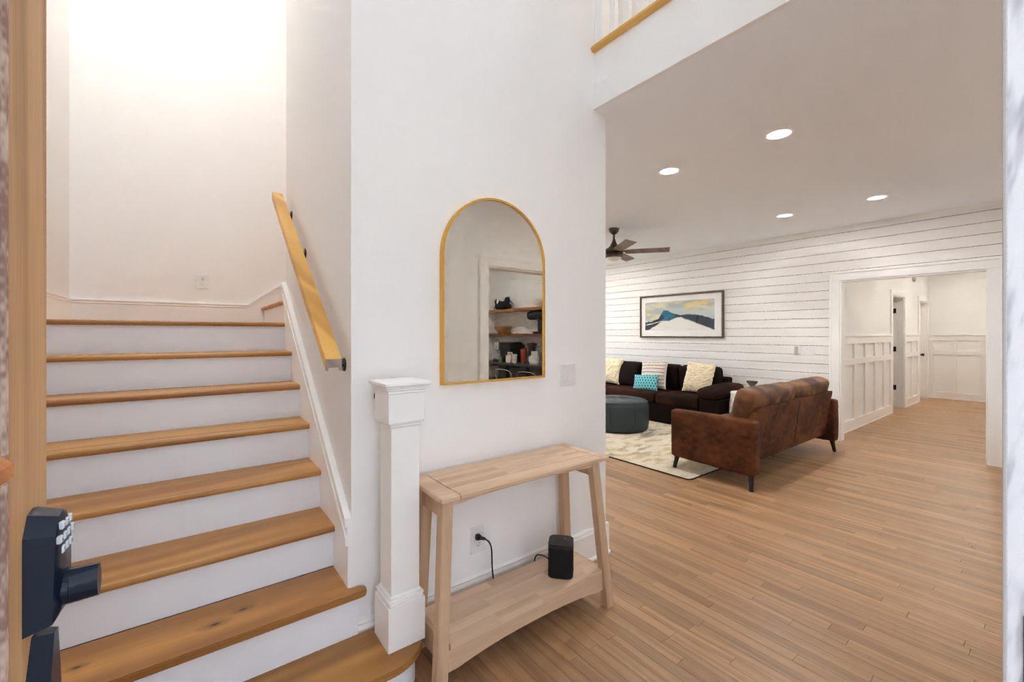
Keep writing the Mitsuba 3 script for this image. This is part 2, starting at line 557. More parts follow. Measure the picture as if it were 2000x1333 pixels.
def seen(x, a, b):
    n = 12
    tot = 0.0
    for y in np.linspace(a, b, n):
        for xx in (x + .01, x + W - .01):
            d = FW[0] * xx + FW[1] * y
            if d < .3:
                continue
            u, v, d = px_of(xx, y, 0)
            if 830 < u < 1960 and 0 < v < 1340 and not (y > YW and xx / max(y, .01) < XC / YW):
                tot += (FOC / d) ** 2 * H / d
    return tot * (b - a) * W / (2 * n)


def plank_mesh(x, a, b):
    g = 0.0004
    return box(x + g, x + W - g, a + g, b - g, -0.0119, 0.0, 0.0009)


sizes = sorted(((seen(*p), i) for i, p in enumerate(planks)), reverse=True)
near = [i for s, i in sizes[:300] if s > 0]
for i in near:
    t = (0.5 + 0.42 * rng.standard_normal() * 0.8, rng.random())
    t = (float(np.clip(t[0], 0, 1)), float(t[1]))
    add('floor__plank', plank_mesh(*planks[i]), 'oak_floor', tone=t)
vs, fs, uvs, off = [], [], [], 0
nset = set(near)
for i, p in enumerate(planks):
    if i in nset:
        continue
    m = plank_mesh(*p)
    vs.append(m.vertices)
    fs.append(m.faces + off)
    off += len(m.vertices)
    uvs.append(np.tile([float(np.clip(0.5 + 0.34 * rng.standard_normal(), 0, 1)), rng.random()], (len(m.vertices), 1)))
add('floor__distant_plank', trimesh.Trimesh(np.vstack(vs), np.vstack(fs), process=False), 'oak_floor', uv=np.vstack(uvs))
labels['floor__distant_plank'] = {'kind': 'stuff'}

# ------------------------------------------------------------------ walls and ceilings
def wall(key, *meshes, m='paint_wall'):
    structure(key)
    add(key, cat_(*meshes), m)


wall('wall_stair_left', box(XL - .12, XL, YF - .14, YB + .12, -.05, ZT))
wall('wall_stair_back', box(XL - .12, 3.3, YB, YB + .12, -.05, ZT))
wall('wall_stair_right', box(XS, XS + .10, YW + .10, 3.185, 0, ZT))
wall('wall_foyer', box(XS, XC, YW, YW + .10, 0, ZC), box(XS, XB, YW, YW + .10, ZC, ZT))
wall('wall_flight', box(XS + .10, XB, 3.085, 3.185, 0, ZT))
# front wall: foyer part with the door opening and a tall upper window, then the living room part with a cased opening to the pantry
DX0, DX1, DZ = -0.262, 0.685, 2.07
WX0, WX1, WZ0, WZ1 = -0.60, 1.10, 2.85, 4.75
SWZ0, SWZ1 = 0.25, 2.03
SR0, SR1 = 0.86, 1.50                              # sidelight right of the door
FW0, FW1, FWZ0, FWZ1 = 4.70, 6.30, 0.40, 2.15     # front window of the living room, under a porch roof
wall('wall_front',
     box(XL, DX0, YF - .14, YF + .014, 0, DZ), box(DX1, SR0, YF - .14, YF + .014, 0, DZ), box(SR1, 2.10, YF - .14, YF + .014, 0, DZ), box(SR0, SR1, YF - .14, YF + .014, 0, SWZ0), box(SR0, SR1, YF - .14, YF + .014, SWZ1, DZ), box(XL, 2.10, YF - .14, YF + .014, DZ, WZ0),
     box(XL, WX0, YF - .14, YF + .014, WZ0, WZ1), box(WX1, 2.10, YF - .14, YF + .014, WZ0, WZ1), box(XL, 2.10, YF - .14, YF + .014, WZ1, ZT),
     box(2.10, 3.4, YF - .14, YF, ZC, ZT))
PX0, PX1, PZ = 2.314, 4.02, 2.012
wall('wall_living_front', box(2.10, PX0, YF - .12, YF, 0, ZC), box(PX1, FW0, YF - .12, YF, 0, ZC), box(FW1, XR, YF - .12, YF, 0, ZC), box(FW0, FW1, YF - .12, YF, 0, FWZ0), box(FW0, FW1, YF - .12, YF, FWZ1, ZC), box(PX0, PX1, YF - .12, YF, PZ, ZC))
LW0, LW1 = 5.55, 6.95                      # window in the far part of the living room
wall('wall_living_left', box(XC - .12, XC, YW + .10, LW0, 0, ZC), box(XC - .12, XC, LW1, YEND, 0, ZC), box(XC - .12, XC, LW0, LW1, 0, .35), box(XC - .12, XC, LW0, LW1, 2.25, ZC))
BW = [(2.45, 4.05), (4.45, 6.05)]
wall('wall_living_back', box(XC, BW[0][0], YEND, YEND + .12, 0, ZC), box(BW[0][1], BW[1][0], YEND, YEND + .12, 0, ZC), box(BW[1][1], XR + .12, YEND, YEND + .12, 0, ZC),
     *[box(a, b, YEND, YEND + .12, 0, .6) for a, b in BW], *[box(a, b, YEND, YEND + .12, 2.25, ZC) for a, b in BW])
wall('wall_upper', box(3.3, 3.4, YF - .14, YB + .12, ZU - .02, ZT))
wall('ceiling_upper', box(XL - .12, 3.4, YF - .14, YB + .12, ZT, ZT + .1), m='paint_ceiling')
# the slab above the living room and the hall
wall('ceiling', box(XB, XC, YF, YW, ZC, ZU - .02), box(XC, XE + .1, YF - .12, YEND + .12, ZC, ZU - .02), m='paint_ceiling')
wall('ceiling_pantry', box(1.9, 4.75, -3.2, YF - .12, ZC, ZC + .1), m='paint_ceiling')
wall('wall_pantry_left', box(1.9, 2.0, -3.2, YF - .14, 0, ZC))
wall('wall_pantry_back', box(1.9, 4.75, -3.2, -2.80, 0, ZC))
wall('wall_pantry_right', box(4.45, 4.6, -2.80, YF - .12, 0, ZC))
# hall beyond the shiplap wall
HO0, HO1, HOZ = 0.553, 1.810, 2.022        # cased opening
D1a, D1b, D2a, D2b, DHZ = 9.60, 10.45, 11.68, 12.42, 2.02
wall('wall_hall_left', box(XR + .12, D1a, YH, YH + .14, 0, ZC), box(D1b, D2a, YH, YH + .14, 0, ZC), box(D2b, XE + .1, YH, YH + .14, 0, ZC),
     box(D1a, D1b, YH, YH + .14, DHZ, ZC), box(D2a, D2b, YH, YH + .14, DHZ, ZC))
wall('wall_hall_end', box(XE, XE + .1, 0.2, YH, 0, ZC))
wall('wall_hall_right', box(XR + .12, XE, 0.2, 0.3, 0, ZC))
wall('wall_bedroom', box(9.0, 13.0, 4.6, 4.7, 0, ZC), box(9.0, 9.1, YH + .14, 4.6, 0, ZC), box(XE + .1, XE + .2, YH + .14, 4.6, 0, ZC), box(9.0, XE + .1, YH + .14, 4.6, -.1, -.0121))
labels['wall_bedroom'] = {'kind': 'structure'}

# shiplap wall: a core and its boards, the gaps between them dark
structure('wall_living_right')
add('wall_living_right__core', cat_(box(XR + .012, XR + .12, HO1, YEND, 0, ZC), box(XR + .012, XR + .12, YF, HO0, 0, ZC), box(XR + .012, XR + .12, HO0, HO1, HOZ, ZC)), 'shiplap_gap')
SP = 0.1189
zg = 2.624
edges = [ZC, zg]
while edges[-1] > 0.10:
    edges.append(edges[-1] - SP)
edges[-1] = 0.0
for a, b in zip(edges[1:], edges[:-1]):
    g = 0.0024
    parts = []
    z0, z1 = a + g, b - (g if b < ZC else 0)
    if b <= HOZ + .02:
        parts = [(HO1, YEND), (YF, HO0)]
    elif a < HOZ:
        parts = [(HO1, YEND), (YF, HO0), (HO0, HO1)]
    else:
        parts = [(YF, YEND)]
    for y0, y1 in parts:
        zz0 = max(z0, HOZ) if (y0, y1) == (HO0, HO1) else z0
        add('wall_living_right__board', box(XR, XR + .0119, y0, y1, zz0, z1, 0.0012), 'paint_shiplap', tone=tone())

# cased opening to the hall
structure('trim_1')
cw = 0.088
add('trim_1__casing', box(XR - .020, XR, HO1, HO1 + cw, 0, HOZ, .003), 'paint_trim')
add('trim_1__casing', box(XR - .020, XR, HO0 - cw, HO0, 0, HOZ, .003), 'paint_trim')
add('trim_1__header', box(XR - .020, XR, HO0 - cw, HO1 + cw, HOZ, HOZ + cw, .003), 'paint_trim')
add('trim_1__back_band', cat_(box(XR - .030, XR, HO1 + cw - .002, HO1 + cw + .016, 0, HOZ + cw + .016, .003), box(XR - .030, XR, HO0 - cw - .016, HO0 - cw + .002, 0, HOZ + cw + .016, .003),
                               box(XR - .030, XR, HO0 - cw - .014, HO1 + cw + .014, HOZ + cw, HOZ + cw + .016, .003)), 'paint_trim')
add('trim_1__jamb', cat_(box(XR, XR + .125, HO1 - .0, HO1 + .001, 0, HOZ), box(XR - .004, XR + .13, HO1 - .016, HO1, 0, HOZ, .002), box(XR - .004, XR + .13, HO0, HO0 + .016, 0, HOZ, .002),
                          box(XR - .004, XR + .13, HO0, HO1, HOZ - .016, HOZ, .002)), 'paint_trim')


# wainscot of the hall
def wains_left(x0, x1, stiles):
    y0, y1 = YH - .022, YH
    zt = [(1.315, 1.213, 'rail'), (1.006, 0.921, 'rail')]
    add('wall_hall_left__cap_rail', box(x0, x1, YH - .034, YH, 1.315, 1.345, .003), 'paint_trim')
    for a, b, nme in zt:
        add('wall_hall_left__rail', box(x0, x1, y0, y1, b, a, .002), 'paint_trim')
    add('wall_hall_left__base_rail', box(x0, x1, YH - .024, y1, 0.0, .154, .002), 'paint_trim')
    add('wall_hall_left__shoe', box(x0, x1, YH - .030, y1, 0.0, .022, .004), 'paint_trim')
    for s in stiles:
        for za, zb in ((.154, .921), (1.006, 1.213)):
            add('wall_hall_left__stile', box(s[0], s[1], y0, y1, za, zb, .002), 'paint_trim')
            

wains_left(XR + .13, D1a - .088, [(6.70, 7.10), (7.50, 7.61), (8.01, 8.13), (8.52, 8.64), (9.03, 9.15), (9.46, 9.512)])
wains_left(D1b + .088, D2a - .088, [(10.54, 10.60), (10.98, 11.10), (11.48, 11.59)])
for za, zb, nme, t in ((1.315, 1.345, 'cap_rail', .034), (1.213, 1.315, 'rail', .022), (.921, 1.006, 'rail', .022), (0, .142, 'base_rail', .024), (0, .022, 'shoe', .030)):
    add(f'wall_hall_end__{nme}', box(XE - t, XE, .3, YH, za, zb, .002), 'paint_trim')
for a, b in ((1.83, 1.92), (1.489, 1.575), (1.081, 1.166), (.68, .76), (.3, .38)):
    for za, zb in ((.142, .921), (1.006, 1.213)):
        add('wall_hall_end__stile', box(XE - .022, XE, a, b, za, zb, .002), 'paint_trim')

# hall doors
structure('door_2')
for xa, xb in ((D1a - .088, D1a), (D1b, D1b + .088)):
    add('door_2__casing', box(xa, xb, YH - .022, YH, 0, DHZ + .088, .003), 'paint_trim')
add('door_2__header', box(D1a, D1b, YH - .022, YH, DHZ, DHZ + .088, .003), 'paint_trim')
add('door_2__jamb', cat_(box(D1a, D1a + .016, YH - .005, YH + .145, 0, DHZ), box(D1b - .016, D1b, YH - .005, YH + .145, 0, DHZ), box(D1a, D1b, YH - .005, YH + .145, DHZ - .016, DHZ)), 'paint_trim')
add('door_2__leaf', box(D1b - .060, D1b - .022, YH + .150, YH + .93, .012, DHZ - .02, .003), 'paint_trim')
for z in (1.78, 1.073, .365):
    hk = add('door_2__hinge', cat_(box(D1b - .0185, D1b - .0158, YH + .100, YH + .146, z - .045, z + .045), cyl((D1b - .022, YH + .150, z - .048), (D1b - .022, YH + .150, z + .048), .008, n=12)), 'bronze_black', label='dark bronze butt hinge')
structure('door_3')
add('door_3__casing', box(D2a - .088, D2a, YH - .022, YH, 0, DHZ + .088, .003), 'paint_trim')
add('door_3__casing', box(D2b, D2b + .088, YH - .022, YH, 0, DHZ + .088, .003), 'paint_trim')
add('door_3__header', box(D2a, D2b, YH - .022, YH, DHZ, DHZ + .088, .003), 'paint_trim')
add('door_3__jamb', cat_(box(D2a, D2a + .016, YH - .005, YH + .145, 0, DHZ), box(D2b - .016, D2b, YH - .005, YH + .145, 0, DHZ), box(D2a, D2b, YH - .005, YH + .145, DHZ - .016, DHZ)), 'paint_trim')
add('door_3__leaf', box(D2a + .018, D2b - .018, YH + .10, YH + .138, .012, DHZ - .02, .003), 'paint_trim')
add('door_3__knob', cat_(cyl((12.33, YH + .10, .915), (12.33, YH + .055, .915), .012), xf(trimesh.creation.icosphere(3, .028), at=(12.33, YH + .045, .915))), 'bronze_black', 30)


# baseboards
def base_profile(h=.186, t=.016):
    return [(0, 0), (t + .012, 0), (t + .012, .012), (t, .020), (t, h - .032), (t * .55, h - .018), (t * .8, h - .010), (t * .35, h), (0, h)]


def baseboard(key, p0, p1, n, z=0.0, h=.186, structure_=True):
    """profile run along p0 -> p1, its face turned to n"""
    if structure_:
        structure(key)
    p0, p1, n = np.array([*p0, z]), np.array([*p1, z]), np.array([*n, 0.0])
    L = np.linalg.norm(p1 - p0)
    m = trimesh.creation.extrude_polygon(sg.Polygon(base_profile(h)), L)
    M = np.eye(4)
    M[:3, 0], M[:3, 1], M[:3, 2], M[:3, 3] = n, (0, 0, 1), (p1 - p0) / L, p0
    m.apply_transform(M)
    if np.linalg.det(M[:3, :3]) < 0:
        m.invert()
    add(key, m, 'paint_trim')


baseboard('baseboard_foyer', (XS, YW), (XC + .016, YW), (0, -1))
baseboard('baseboard_living_left', (XC, YW - .016), (XC, LW0), (1, 0))
baseboard('baseboard_living_right', (XR, HO1 + cw + .016), (XR, YEND), (-1, 0))
cap = [(0, 0), (.014, 0), (.014, .168), (.018, .176), (.018, .181), (.0145, .185), (.020, .194), (.020, .204), (.012, .207), (0, .207)]
structure('baseboard_stair_back')
add('baseboard_stair_back', prism([(YB - a, zs(8) + b) for a, b in cap], 0, XL, .452), 'paint_trim')
structure('baseboard_stair_left')
add('baseboard_stair_left', prism([(XL + a, zs(8) + b) for a, b in cap], 1, 3.19, YB), 'paint_trim')
baseboard('baseboard_front', (PX1 + .1, YF), (XR, YF), (0, 1))
baseboard('baseboard_front_foyer', (DX1 + .09, YF + .014), (2.10, YF + .014), (0, 1))

# ------------------------------------------------------------------ upper floor edge and balcony
structure('trim_2')
add('trim_2__fascia', box(XB - .014, XB, YF, YW, ZC, ZU, 0), 'paint_trim')
add('trim_2__lower_board', box(XB - .030, XB - .012, YF, YW, ZC - .002, ZC + .145, .002), 'paint_trim')
add('trim_2__nosing', box(XB - .05, XB + .10, YF, YW + .03, ZU - .002, ZU + .030, .010), 'oak_rail', 40, tone=(.3, .4), label='oak nosing strip')
structure('floor_upper')
add('floor_upper', box(XB + .10, 3.3, YF, YB, ZU - .02, ZU + .020), 'oak_floor', tone=(.5, .5))
r = thing('balcony_railing', 'white balcony railing of square balusters above the oak nosing at top', 'railing')
add(r + '__half_newel', cat_(box(1.965, 2.055, YW - .05, YW - .001, ZU + .030, ZU + 1.12, .003), box(1.957, 2.063, YW - .058, YW - .001, ZU + .030, ZU + .20, .003)), 'paint_trim')
y = 1.648
while y > .2:
    add(r + '__baluster', box(1.982, 2.018, y - .02, y + .02, ZU + .030, ZU + .94, .003), 'paint_trim')
    y -= .0965
add(r + '__handrail', box(1.965, 2.035, YF + .014, YW - .05, ZU + .94, ZU + .99, .012), 'oak_rail', tone=(.3, .4))

# ------------------------------------------------------------------ staircase
st = thing('staircase', 'oak staircase with white risers climbing along the left wall to a landing', 'stairs')


def nosed(poly, z, th=.027):
    """a tread: rounded front edge, from stacked offsets of its plan"""
    p = sg.Polygon(poly)
    lay = [(0.000, -.007), (.003, -.003), (.008, 0), (th - .008, 0), (th - .003, -.003), (th, -.007)]
    out = []
    for (za, oa), (zb, ob) in zip(lay[:-1], lay[1:]):
        o = max(oa, ob) if oa != ob else oa
        out.append(trimesh.creation.extrude_polygon(p.buffer((oa + ob) / 2, join_style=2), zb - za).apply_translation((0, 0, z - th + za)))
    return cat_(*out)


def tread_mesh(x0, x1, y0, y1, z, th=.027):
    r_ = th / 2
    prof = [(y1, z), (y0 + r_, z)]
    prof += [(y0 + r_ - r_ * math.sin(a), z - r_ + r_ * math.cos(a)) for a in np.linspace(.2, math.pi - .2, 9)]
    prof += [(y0 + r_, z - th), (y1, z - th)]
    return prism(prof, 0, x0, x1)


# first step, with its round end in front of the foyer wall
def first_step(ins):
    arc = [(.585 + (.175 - ins) * math.sin(a), 1.643 - (.175 - ins) * math.cos(a)) for a in np.linspace(0, math.pi / 2, 14)]
    return [(XL, 1.468 + ins)] + arc + [(.76 - ins, YW - .018), (XL, YW - .018)]


add(st + '__tread', nosed(first_step(0), zs(1)), 'oak_tread', 50, tone=(.0, .13))
add(st + '__riser', prism(first_step(.03), 2, 0, zs(1) - .027), 'paint_riser', 40)
# second step returns round the corner of the wall
add(st + '__tread', nosed([(XL, 1.709), (.553, 1.709), (.568, 1.714), (.574, 1.728), (.574, 1.744), (.556, YW - .0), (XS - .001, YW), (XS - .001, rs(3)), (XL, rs(3))], zs(2)), 'oak_knotty', 50, tone=(.42, .57))
add(st + '__riser', box(XL, .543, rs(2), YW - .001, zs(1) + .001, zs(2) - .027), 'paint_riser')
for k in range(3, 8):
    add(st + '__tread', tread_mesh(XL, XS - .012, rs(k) - .028, rs(k + 1), zs(k)), 'oak_tread', 50, tone=(.35 + .3 * random.random(), random.random()))
    add(st + '__riser', box(XL, XS - .012, rs(k), rs(k) + .018, zs(k - 1), zs(k) - .027), 'paint_riser')
add(st + '__landing', cat_(tread_mesh(XL, XS - .002, rs(8) - .028, rs(8) + .08, zs(8)), box(XL, 2.0, rs(8) + .08, YB, zs(8) - .027, zs(8))), 'oak_tread', 50, tone=(.6, .71))
add(st + '__riser', box(XL, XS - .012, rs(8), rs(8) + .018, zs(7), zs(8) - .027), 'paint_riser')
for k in range(9, 15):
    xr_ = .592 + RUN * (k - 9)
    t = tread_mesh(3.185, YB, 0, min(RUN + .028, 2.0 - xr_ + .028), zs(k))
    v = t.vertices.copy()
    t.vertices = np.stack([v[:, 1] + xr_ - .028, v[:, 0], v[:, 2]], -1)
    t.invert()
    add(st + '__tread', t, 'oak_tread', 50, tone=(.5, .2 + .05 * k))
    add(st + '__riser', box(xr_, xr_ + .018, 3.185, YB, zs(k - 1), zs(k) - .027), 'paint_riser')
# skirt boards along the stair walls, with a moulded cap
def skirt_z(y):
    return .616 + (y - 1.762) * RISE / RUN


def skirt(xa, xb, side):
    y0, y1 = YW - .001, 3.187
    add(st + '__skirt', prism([(y0, zs(1)), (y1, zs(7)), (y1, skirt_z(y1)), (y0, skirt_z(y0))], 0, xa, xb), 'paint_trim')
    c = xa if side < 0 else xb
    lo, hi = (c - .001, c + .012) if side < 0 else (c - .012, c + .001)
    for d0, d1, e in ((-.112, -.078, .010), (-.080, -.034, .004), (-.036, -.002, .012)):
        lo2, hi2 = (lo - e, hi) if side < 0 else (lo, hi + e)
        add(st + '__skirt_cap', prism([(y0 - .004, skirt_z(y0) + d0), (y1, skirt_z(y1) + d0), (y1, skirt_z(y1) + d1), (y0 - .004, skirt_z(y0) + d1)], 0, lo2, hi2), 'paint_trim')


skirt(XS - .013, XS - .0005, -1)
skirt(XL + .0005, XL + .013, 1)
bk0, bk1 = .452, 2.0
add(st + '__skirt', prism([(bk0, zs(8)), (bk1, zs(8)), (bk1, zs(8) + .205 + (bk1 - bk0) * RISE / RUN), (bk0, zs(8) + .205)], 1, YB - .014, YB - .0005), 'paint_trim')
for d0, d1, e in ((-.008, .001, .004), (.010, .026, .006)):
    add(st + '__skirt_cap', prism([(bk0, zs(8) + .18 + d0), (bk1, zs(8) + .18 + d0 + (bk1 - bk0) * RISE / RUN), (bk1, zs(8) + .18 + d1 + (bk1 - bk0) * RISE / RUN), (bk0, zs(8) + .18 + d1)], 1, YB - .014 - e, YB - .012), 'paint_trim')
# knots in the second step's board
for (x, y, a) in ((.235, 1.875, .018), (.385, 1.865, .011)):
    pass

# newel post
nw = thing('newel_post', 'square white newel post with moulded cap standing on the bottom step', 'newel post')
nx, ny = .6725, 1.6295


def sq(h, z0, z1, b=.002):
    return box(nx - h, nx + h, ny - h, ny + h, z0, z1, b)


add(nw + '__base', cat_(sq(.075, zs(1), .317), sq(.069, .317, .331, .004), sq(.072, .331, .338, .002), sq(.065, .338, .352, .006)), 'paint_trim')
add(nw + '__shaft', sq(.058, .352, .996), 'paint_trim')
add(nw + '__block', cat_(sq(.064, .990, 1.004, .005), sq(.069, 1.004, 1.012, .002), sq(.0745, 1.010, 1.132)), 'paint_trim')
add(nw + '__cap', cat_(sq(.079, 1.122, 1.134, .003), sq(.083, 1.134, 1.142, .003), sq(.087, 1.142, 1.152, .004), sq(.0935, 1.152, 1.166, .003), hull([(nx - .0905, ny - .0905, 1.166), (nx + .0905, ny - .0905, 1.166), (nx - .0905, ny + .0905, 1.166), (nx + .0905, ny + .0905, 1.166), (nx, ny, 1.173)])), 'paint_trim')
ros = thing('wall_rosette', 'small dark round fitting on the wall behind the newel post', 'wall fitting')
add(ros, cyl((.629, YW, 1.093), (.629, YW - .012, 1.093), .015), 'bronze_black', 30)

# handrail
hr = thing('handrail', 'square oak handrail on dark brackets along the right stair wall', 'handrail')
SL = .751
z0h, y0h, y1h = 1.254, 1.738, 3.055


def rail_prism(xa, xb, lo, hi, ya=y0h, yb=y1h):
    zt = lambda y: z0h + (y - y0h) * SL
    return hull([(x, y, zt(y) - d) for x in (xa, xb) for y in (ya, yb) for d in (lo, hi)])


add(hr + '__rail', cat_(rail_prism(.420, .480, 0, .033), rail_prism(.420, .430, .032, .045), rail_prism(.470, .480, .032, .045)), 'oak_rail', tone=(.55, .3))
add(hr + '__end_grain', cat_(rail_prism(.4202, .4798, .0003, .0329, y0h - .0015, y0h + .001), rail_prism(.4202, .4298, .0328, .0448, y0h - .0015, y0h + .001), rail_prism(.4702, .4798, .0328, .0448, y0h - .0015, y0h + .001)), 'end_grain', tone=(.5, .5), label='grey sawn end of the rail')
for yb_, zb_ in ((1.854, 1.223), (2.60, 1.800), (3.00, 2.10)):
    zt = min(z0h + (yb_ - y0h) * SL - .046, zb_ + .06)
    yr = min(yb_, y1h - .03)
    b = add(hr + '__bracket', tube(spline([(XS - .004, yb_, zb_), (XS - .028, yb_, zb_ - .006), (.452, yr, zt - .020), (.450, yr, z0h + (yr - y0h) * SL - .040)], 14), .0065), 'bronze_black', 30, label='dark bronze rail bracket')
    add(b + '__rosette', cyl((XS, yb_, zb_), (XS - .006, yb_, zb_), .029, .026), 'bronze_black', 30)

# ------------------------------------------------------------------ front door, standing open on the left
structure('door_1')
phi = math.radians(4.6)
e_ = np.array([math.sin(phi), math.cos(phi), 0])
n_ = np.array([math.cos(phi), -math.sin(phi), 0])
free = np.array([-0.170, 0.940, 0])
DWID = 0.91
# local: x = distance from the free edge towards the hinge, y = out of the outer face, z up
D = lambda m: frame(m, free, -e_, n_)
ST = .137
add('door_1__stile', D(box(0, ST, -.045, 0, .01, 2.05, .002)), 'door_wood', tone=(.55, .2))
add('door_1__stile', D(box(DWID - ST, DWID, -.045, 0, .01, 2.05, .002)), 'door_wood', tone=(.45, .6))
add('door_1__rail', D(box(ST, DWID - ST, -.045, 0, 1.93, 2.05)), 'door_wood', tone=(.5, .7))
add('door_1__rail', D(box(ST, DWID - ST, -.045, 0, 1.155, 1.215)), 'door_wood', tone=(.6, .7))
add('door_1__rail', D(box(ST, DWID - ST, -.045, 0, .01, .25)), 'door_wood', tone=(.4, .1))
add('door_1__panel', D(box(ST - .005, DWID - ST + .005, -.036, -.008, 1.21, 1.94)), 'door_wood', tone=(.95, .35), label='raised upper panel')
add('door_1__panel', D(box(ST - .005, DWID - ST + .005, -.036, -.008, .24, 1.16)), 'door_wood', tone=(.9, .85), label='lower panel')
for za, zb in ((1.198, 1.93), (.25, 1.166)):
    add('door_1__bead', D(box(ST - .003, ST + .011, -.02, .003, za, zb, .003)), 'door_bead', label='weathered grey panel bead')
    add('door_1__bead', D(box(DWID - ST - .022, DWID - ST + .003, -.02, .004, za, zb, .004)), 'door_bead', label='weathered grey panel bead')
add('door_1__ledge', D(hull([(x, y, z) for x in (ST - .002, DWID - ST + .002) for y, z in ((-.005, 1.162), (.007, 1.172), (.007, 1.188), (-.005, 1.199))])), 'door_ledge_wood', tone=(.7, .4))
# keypad lock
lk = 'door_1__keypad_lock'
DL = lambda m: D(m).apply_translation((0, 0, -.021))
add(lk + '__body', DL(hull([(x, y, z) for x, y, z in
    [(.018, 0, .962), (.088, 0, .962), (.018, 0, 1.095), (.088, 0, 1.095), (.072, 0, 1.122), (.034, 0, 1.122), (.053, 0, 1.126),
     (.024, .027, .968), (.082, .027, .968), (.024, .030, 1.090), (.082, .030, 1.090), (.068, .030, 1.113), (.038, .030, 1.113), (.053, .030, 1.117),
     (.032, .034, .985), (.074, .034, .985), (.032, .034, 1.082), (.074, .034, 1.082), (.045, .034, 1.105), (.061, .034, 1.105)]])), 'black_gloss', 25, label='glossy black keypad lock body')
add(lk + '__turn', DL(cat_(hull([(.053 + a * r_, y, 1.006 + b * s_) for y, r_, s_ in ((.032, .020, .026), (.069, .012, .024)) for a, b in [(math.cos(t), math.sin(t)) for t in np.linspace(0, 2 * math.pi, 16)[:-1]]]),
                         cyl((.053, .030, 1.006), (.053, .040, 1.006), .024, .021))), 'black_gloss', 25, label='black oval thumb turn')
digits = '1234567890'
k = 0
for row, (zr, xsr) in enumerate(((1.100, (.068, .053, .038)), (1.083, (.077, .061, .045, .029)), (1.066, (.068, .053, .038)))):
    for xx in xsr:
        add(lk + '__button', DL(box(xx - .0052, xx + .0052, .030, .0360, zr - .0054, zr + .0054, .0015)), 'key_pale', label='pale number key')
        tm = meshkit.text_mesh(digits[k], .006, .0004)
        tm = tm.copy()
        v = tm.vertices
        tm.vertices = np.stack([xx + .002 - v[:, 0], .0358 + v[:, 2], zr - .003 + v[:, 1]], -1)
        add(lk + '__numeral', DL(tm), 'black_satin')
        k += 1
add('door_1__handle_plate', D(hull([(x, y, z) for x, y, z in [(.020, 0, .60), (.090, 0, .60), (.020, 0, .84), (.090, 0, .84), (.030, 0, .925), (.058, 0, .925), (.026, .020, .61), (.076, .020, .61), (.026, .022, .84), (.072, .022, .84), (.030, .020, .918), (.046, .020, .918)]])), 'black_gloss', 20, label='dark entry handle plate')
add('door_1__thumb_latch', D(cat_(box(.040, .066, .018, .040, .775, .785, .003), box(.042, .064, .034, .044, .770, .787, .004))), 'bronze_black')

# jamb of the doorway
structure('trim_3')
JX = 0.667
add('trim_3__jamb', box(JX, JX + .025, -.09, .0432, 0, DZ), 'paint_jamb')
add('trim_3__weatherstrip', box(JX - .0010, JX + .004, .0435, .0465, 0, DZ, .0006), 'weatherstrip')
add('trim_3__jamb', box(-.262 , -.248, -.09, .020, 0, DZ, .003), 'paint_jamb')
add('trim_3__head', box(-.26, JX + .02, -.09, .036, DZ - .018, DZ + .0), 'paint_jamb')
add('trim_3__strike', box(JX - .0018, JX + .003, -.002, .0325, .90, 1.068, .0006), 'navy_metal', label='dark strike plate')
add('trim_3__casing', cat_(box(JX + .0005, JX + .095, YF + .014, .046, 0, DZ + .09, .002), box(-.35, -.262, YF + .014, .046, 0, DZ + .09, .002), box(-.262, JX, YF + .014, .046, DZ, DZ + .09, .002)), 'paint_trim')
add('trim_3__threshold', box(-.25, JX, -.10, .07, 0, .018, .006), 'bronze_black')


# windows
def window(key, plane, a0, a1, z0, z1, pos, nx_, nz_):
    structure(key)
    def B(u0, u1, d0, d1, w0, w1, b=.003):
        return box(u0, u1, pos + d0, pos + d1, w0, w1, b) if plane == 'y' else box(pos + d0, pos + d1, u0, u1, w0, w1, b)
    f = .05
    add(key + '__frame', cat_(B(a0, a0 + f, -.03, .03, z0, z1), B(a1 - f, a1, -.03, .03, z0, z1), B(a0 + f, a1 - f, -.03, .03, z0, z0 + f), B(a0 + f, a1 - f, -.03, .03, z1 - f, z1)), 'paint_trim')
    for i in range(1, nx_):
        c = a0 + (a1 - a0) * i / nx_
        add(key + '__mullion', B(c - .02, c + .02, -.02, .02, z0 + f, z1 - f), 'paint_trim')
    for i in range(1, nz_):
        c = z0 + (z1 - z0) * i / nz_
        add(key + '__muntin', B(a0 + f, a1 - f, -.015, .015, c - .014, c + .014), 'paint_trim')
    for i in range(nx_):
        for j in range(nz_):
            u0, u1 = a0 + (a1 - a0) * i / nx_, a0 + (a1 - a0) * (i + 1) / nx_
            w0, w1 = z0 + (z1 - z0) * j / nz_, z0 + (z1 - z0) * (j + 1) / nz_
            if plane == 'y':
                q = trimesh.Trimesh([(u0, pos, w0), (u1, pos, w0), (u1, pos, w1), (u0, pos, w1)], [(0, 1, 2), (0, 2, 3)], process=False)
            else:
                q = trimesh.Trimesh([(pos, u0, w0), (pos, u1, w0), (pos, u1, w1), (pos, u0, w1)], [(0, 1, 2), (0, 2, 3)], process=False)
            add(key + '__pane', q, 'thin_glass')


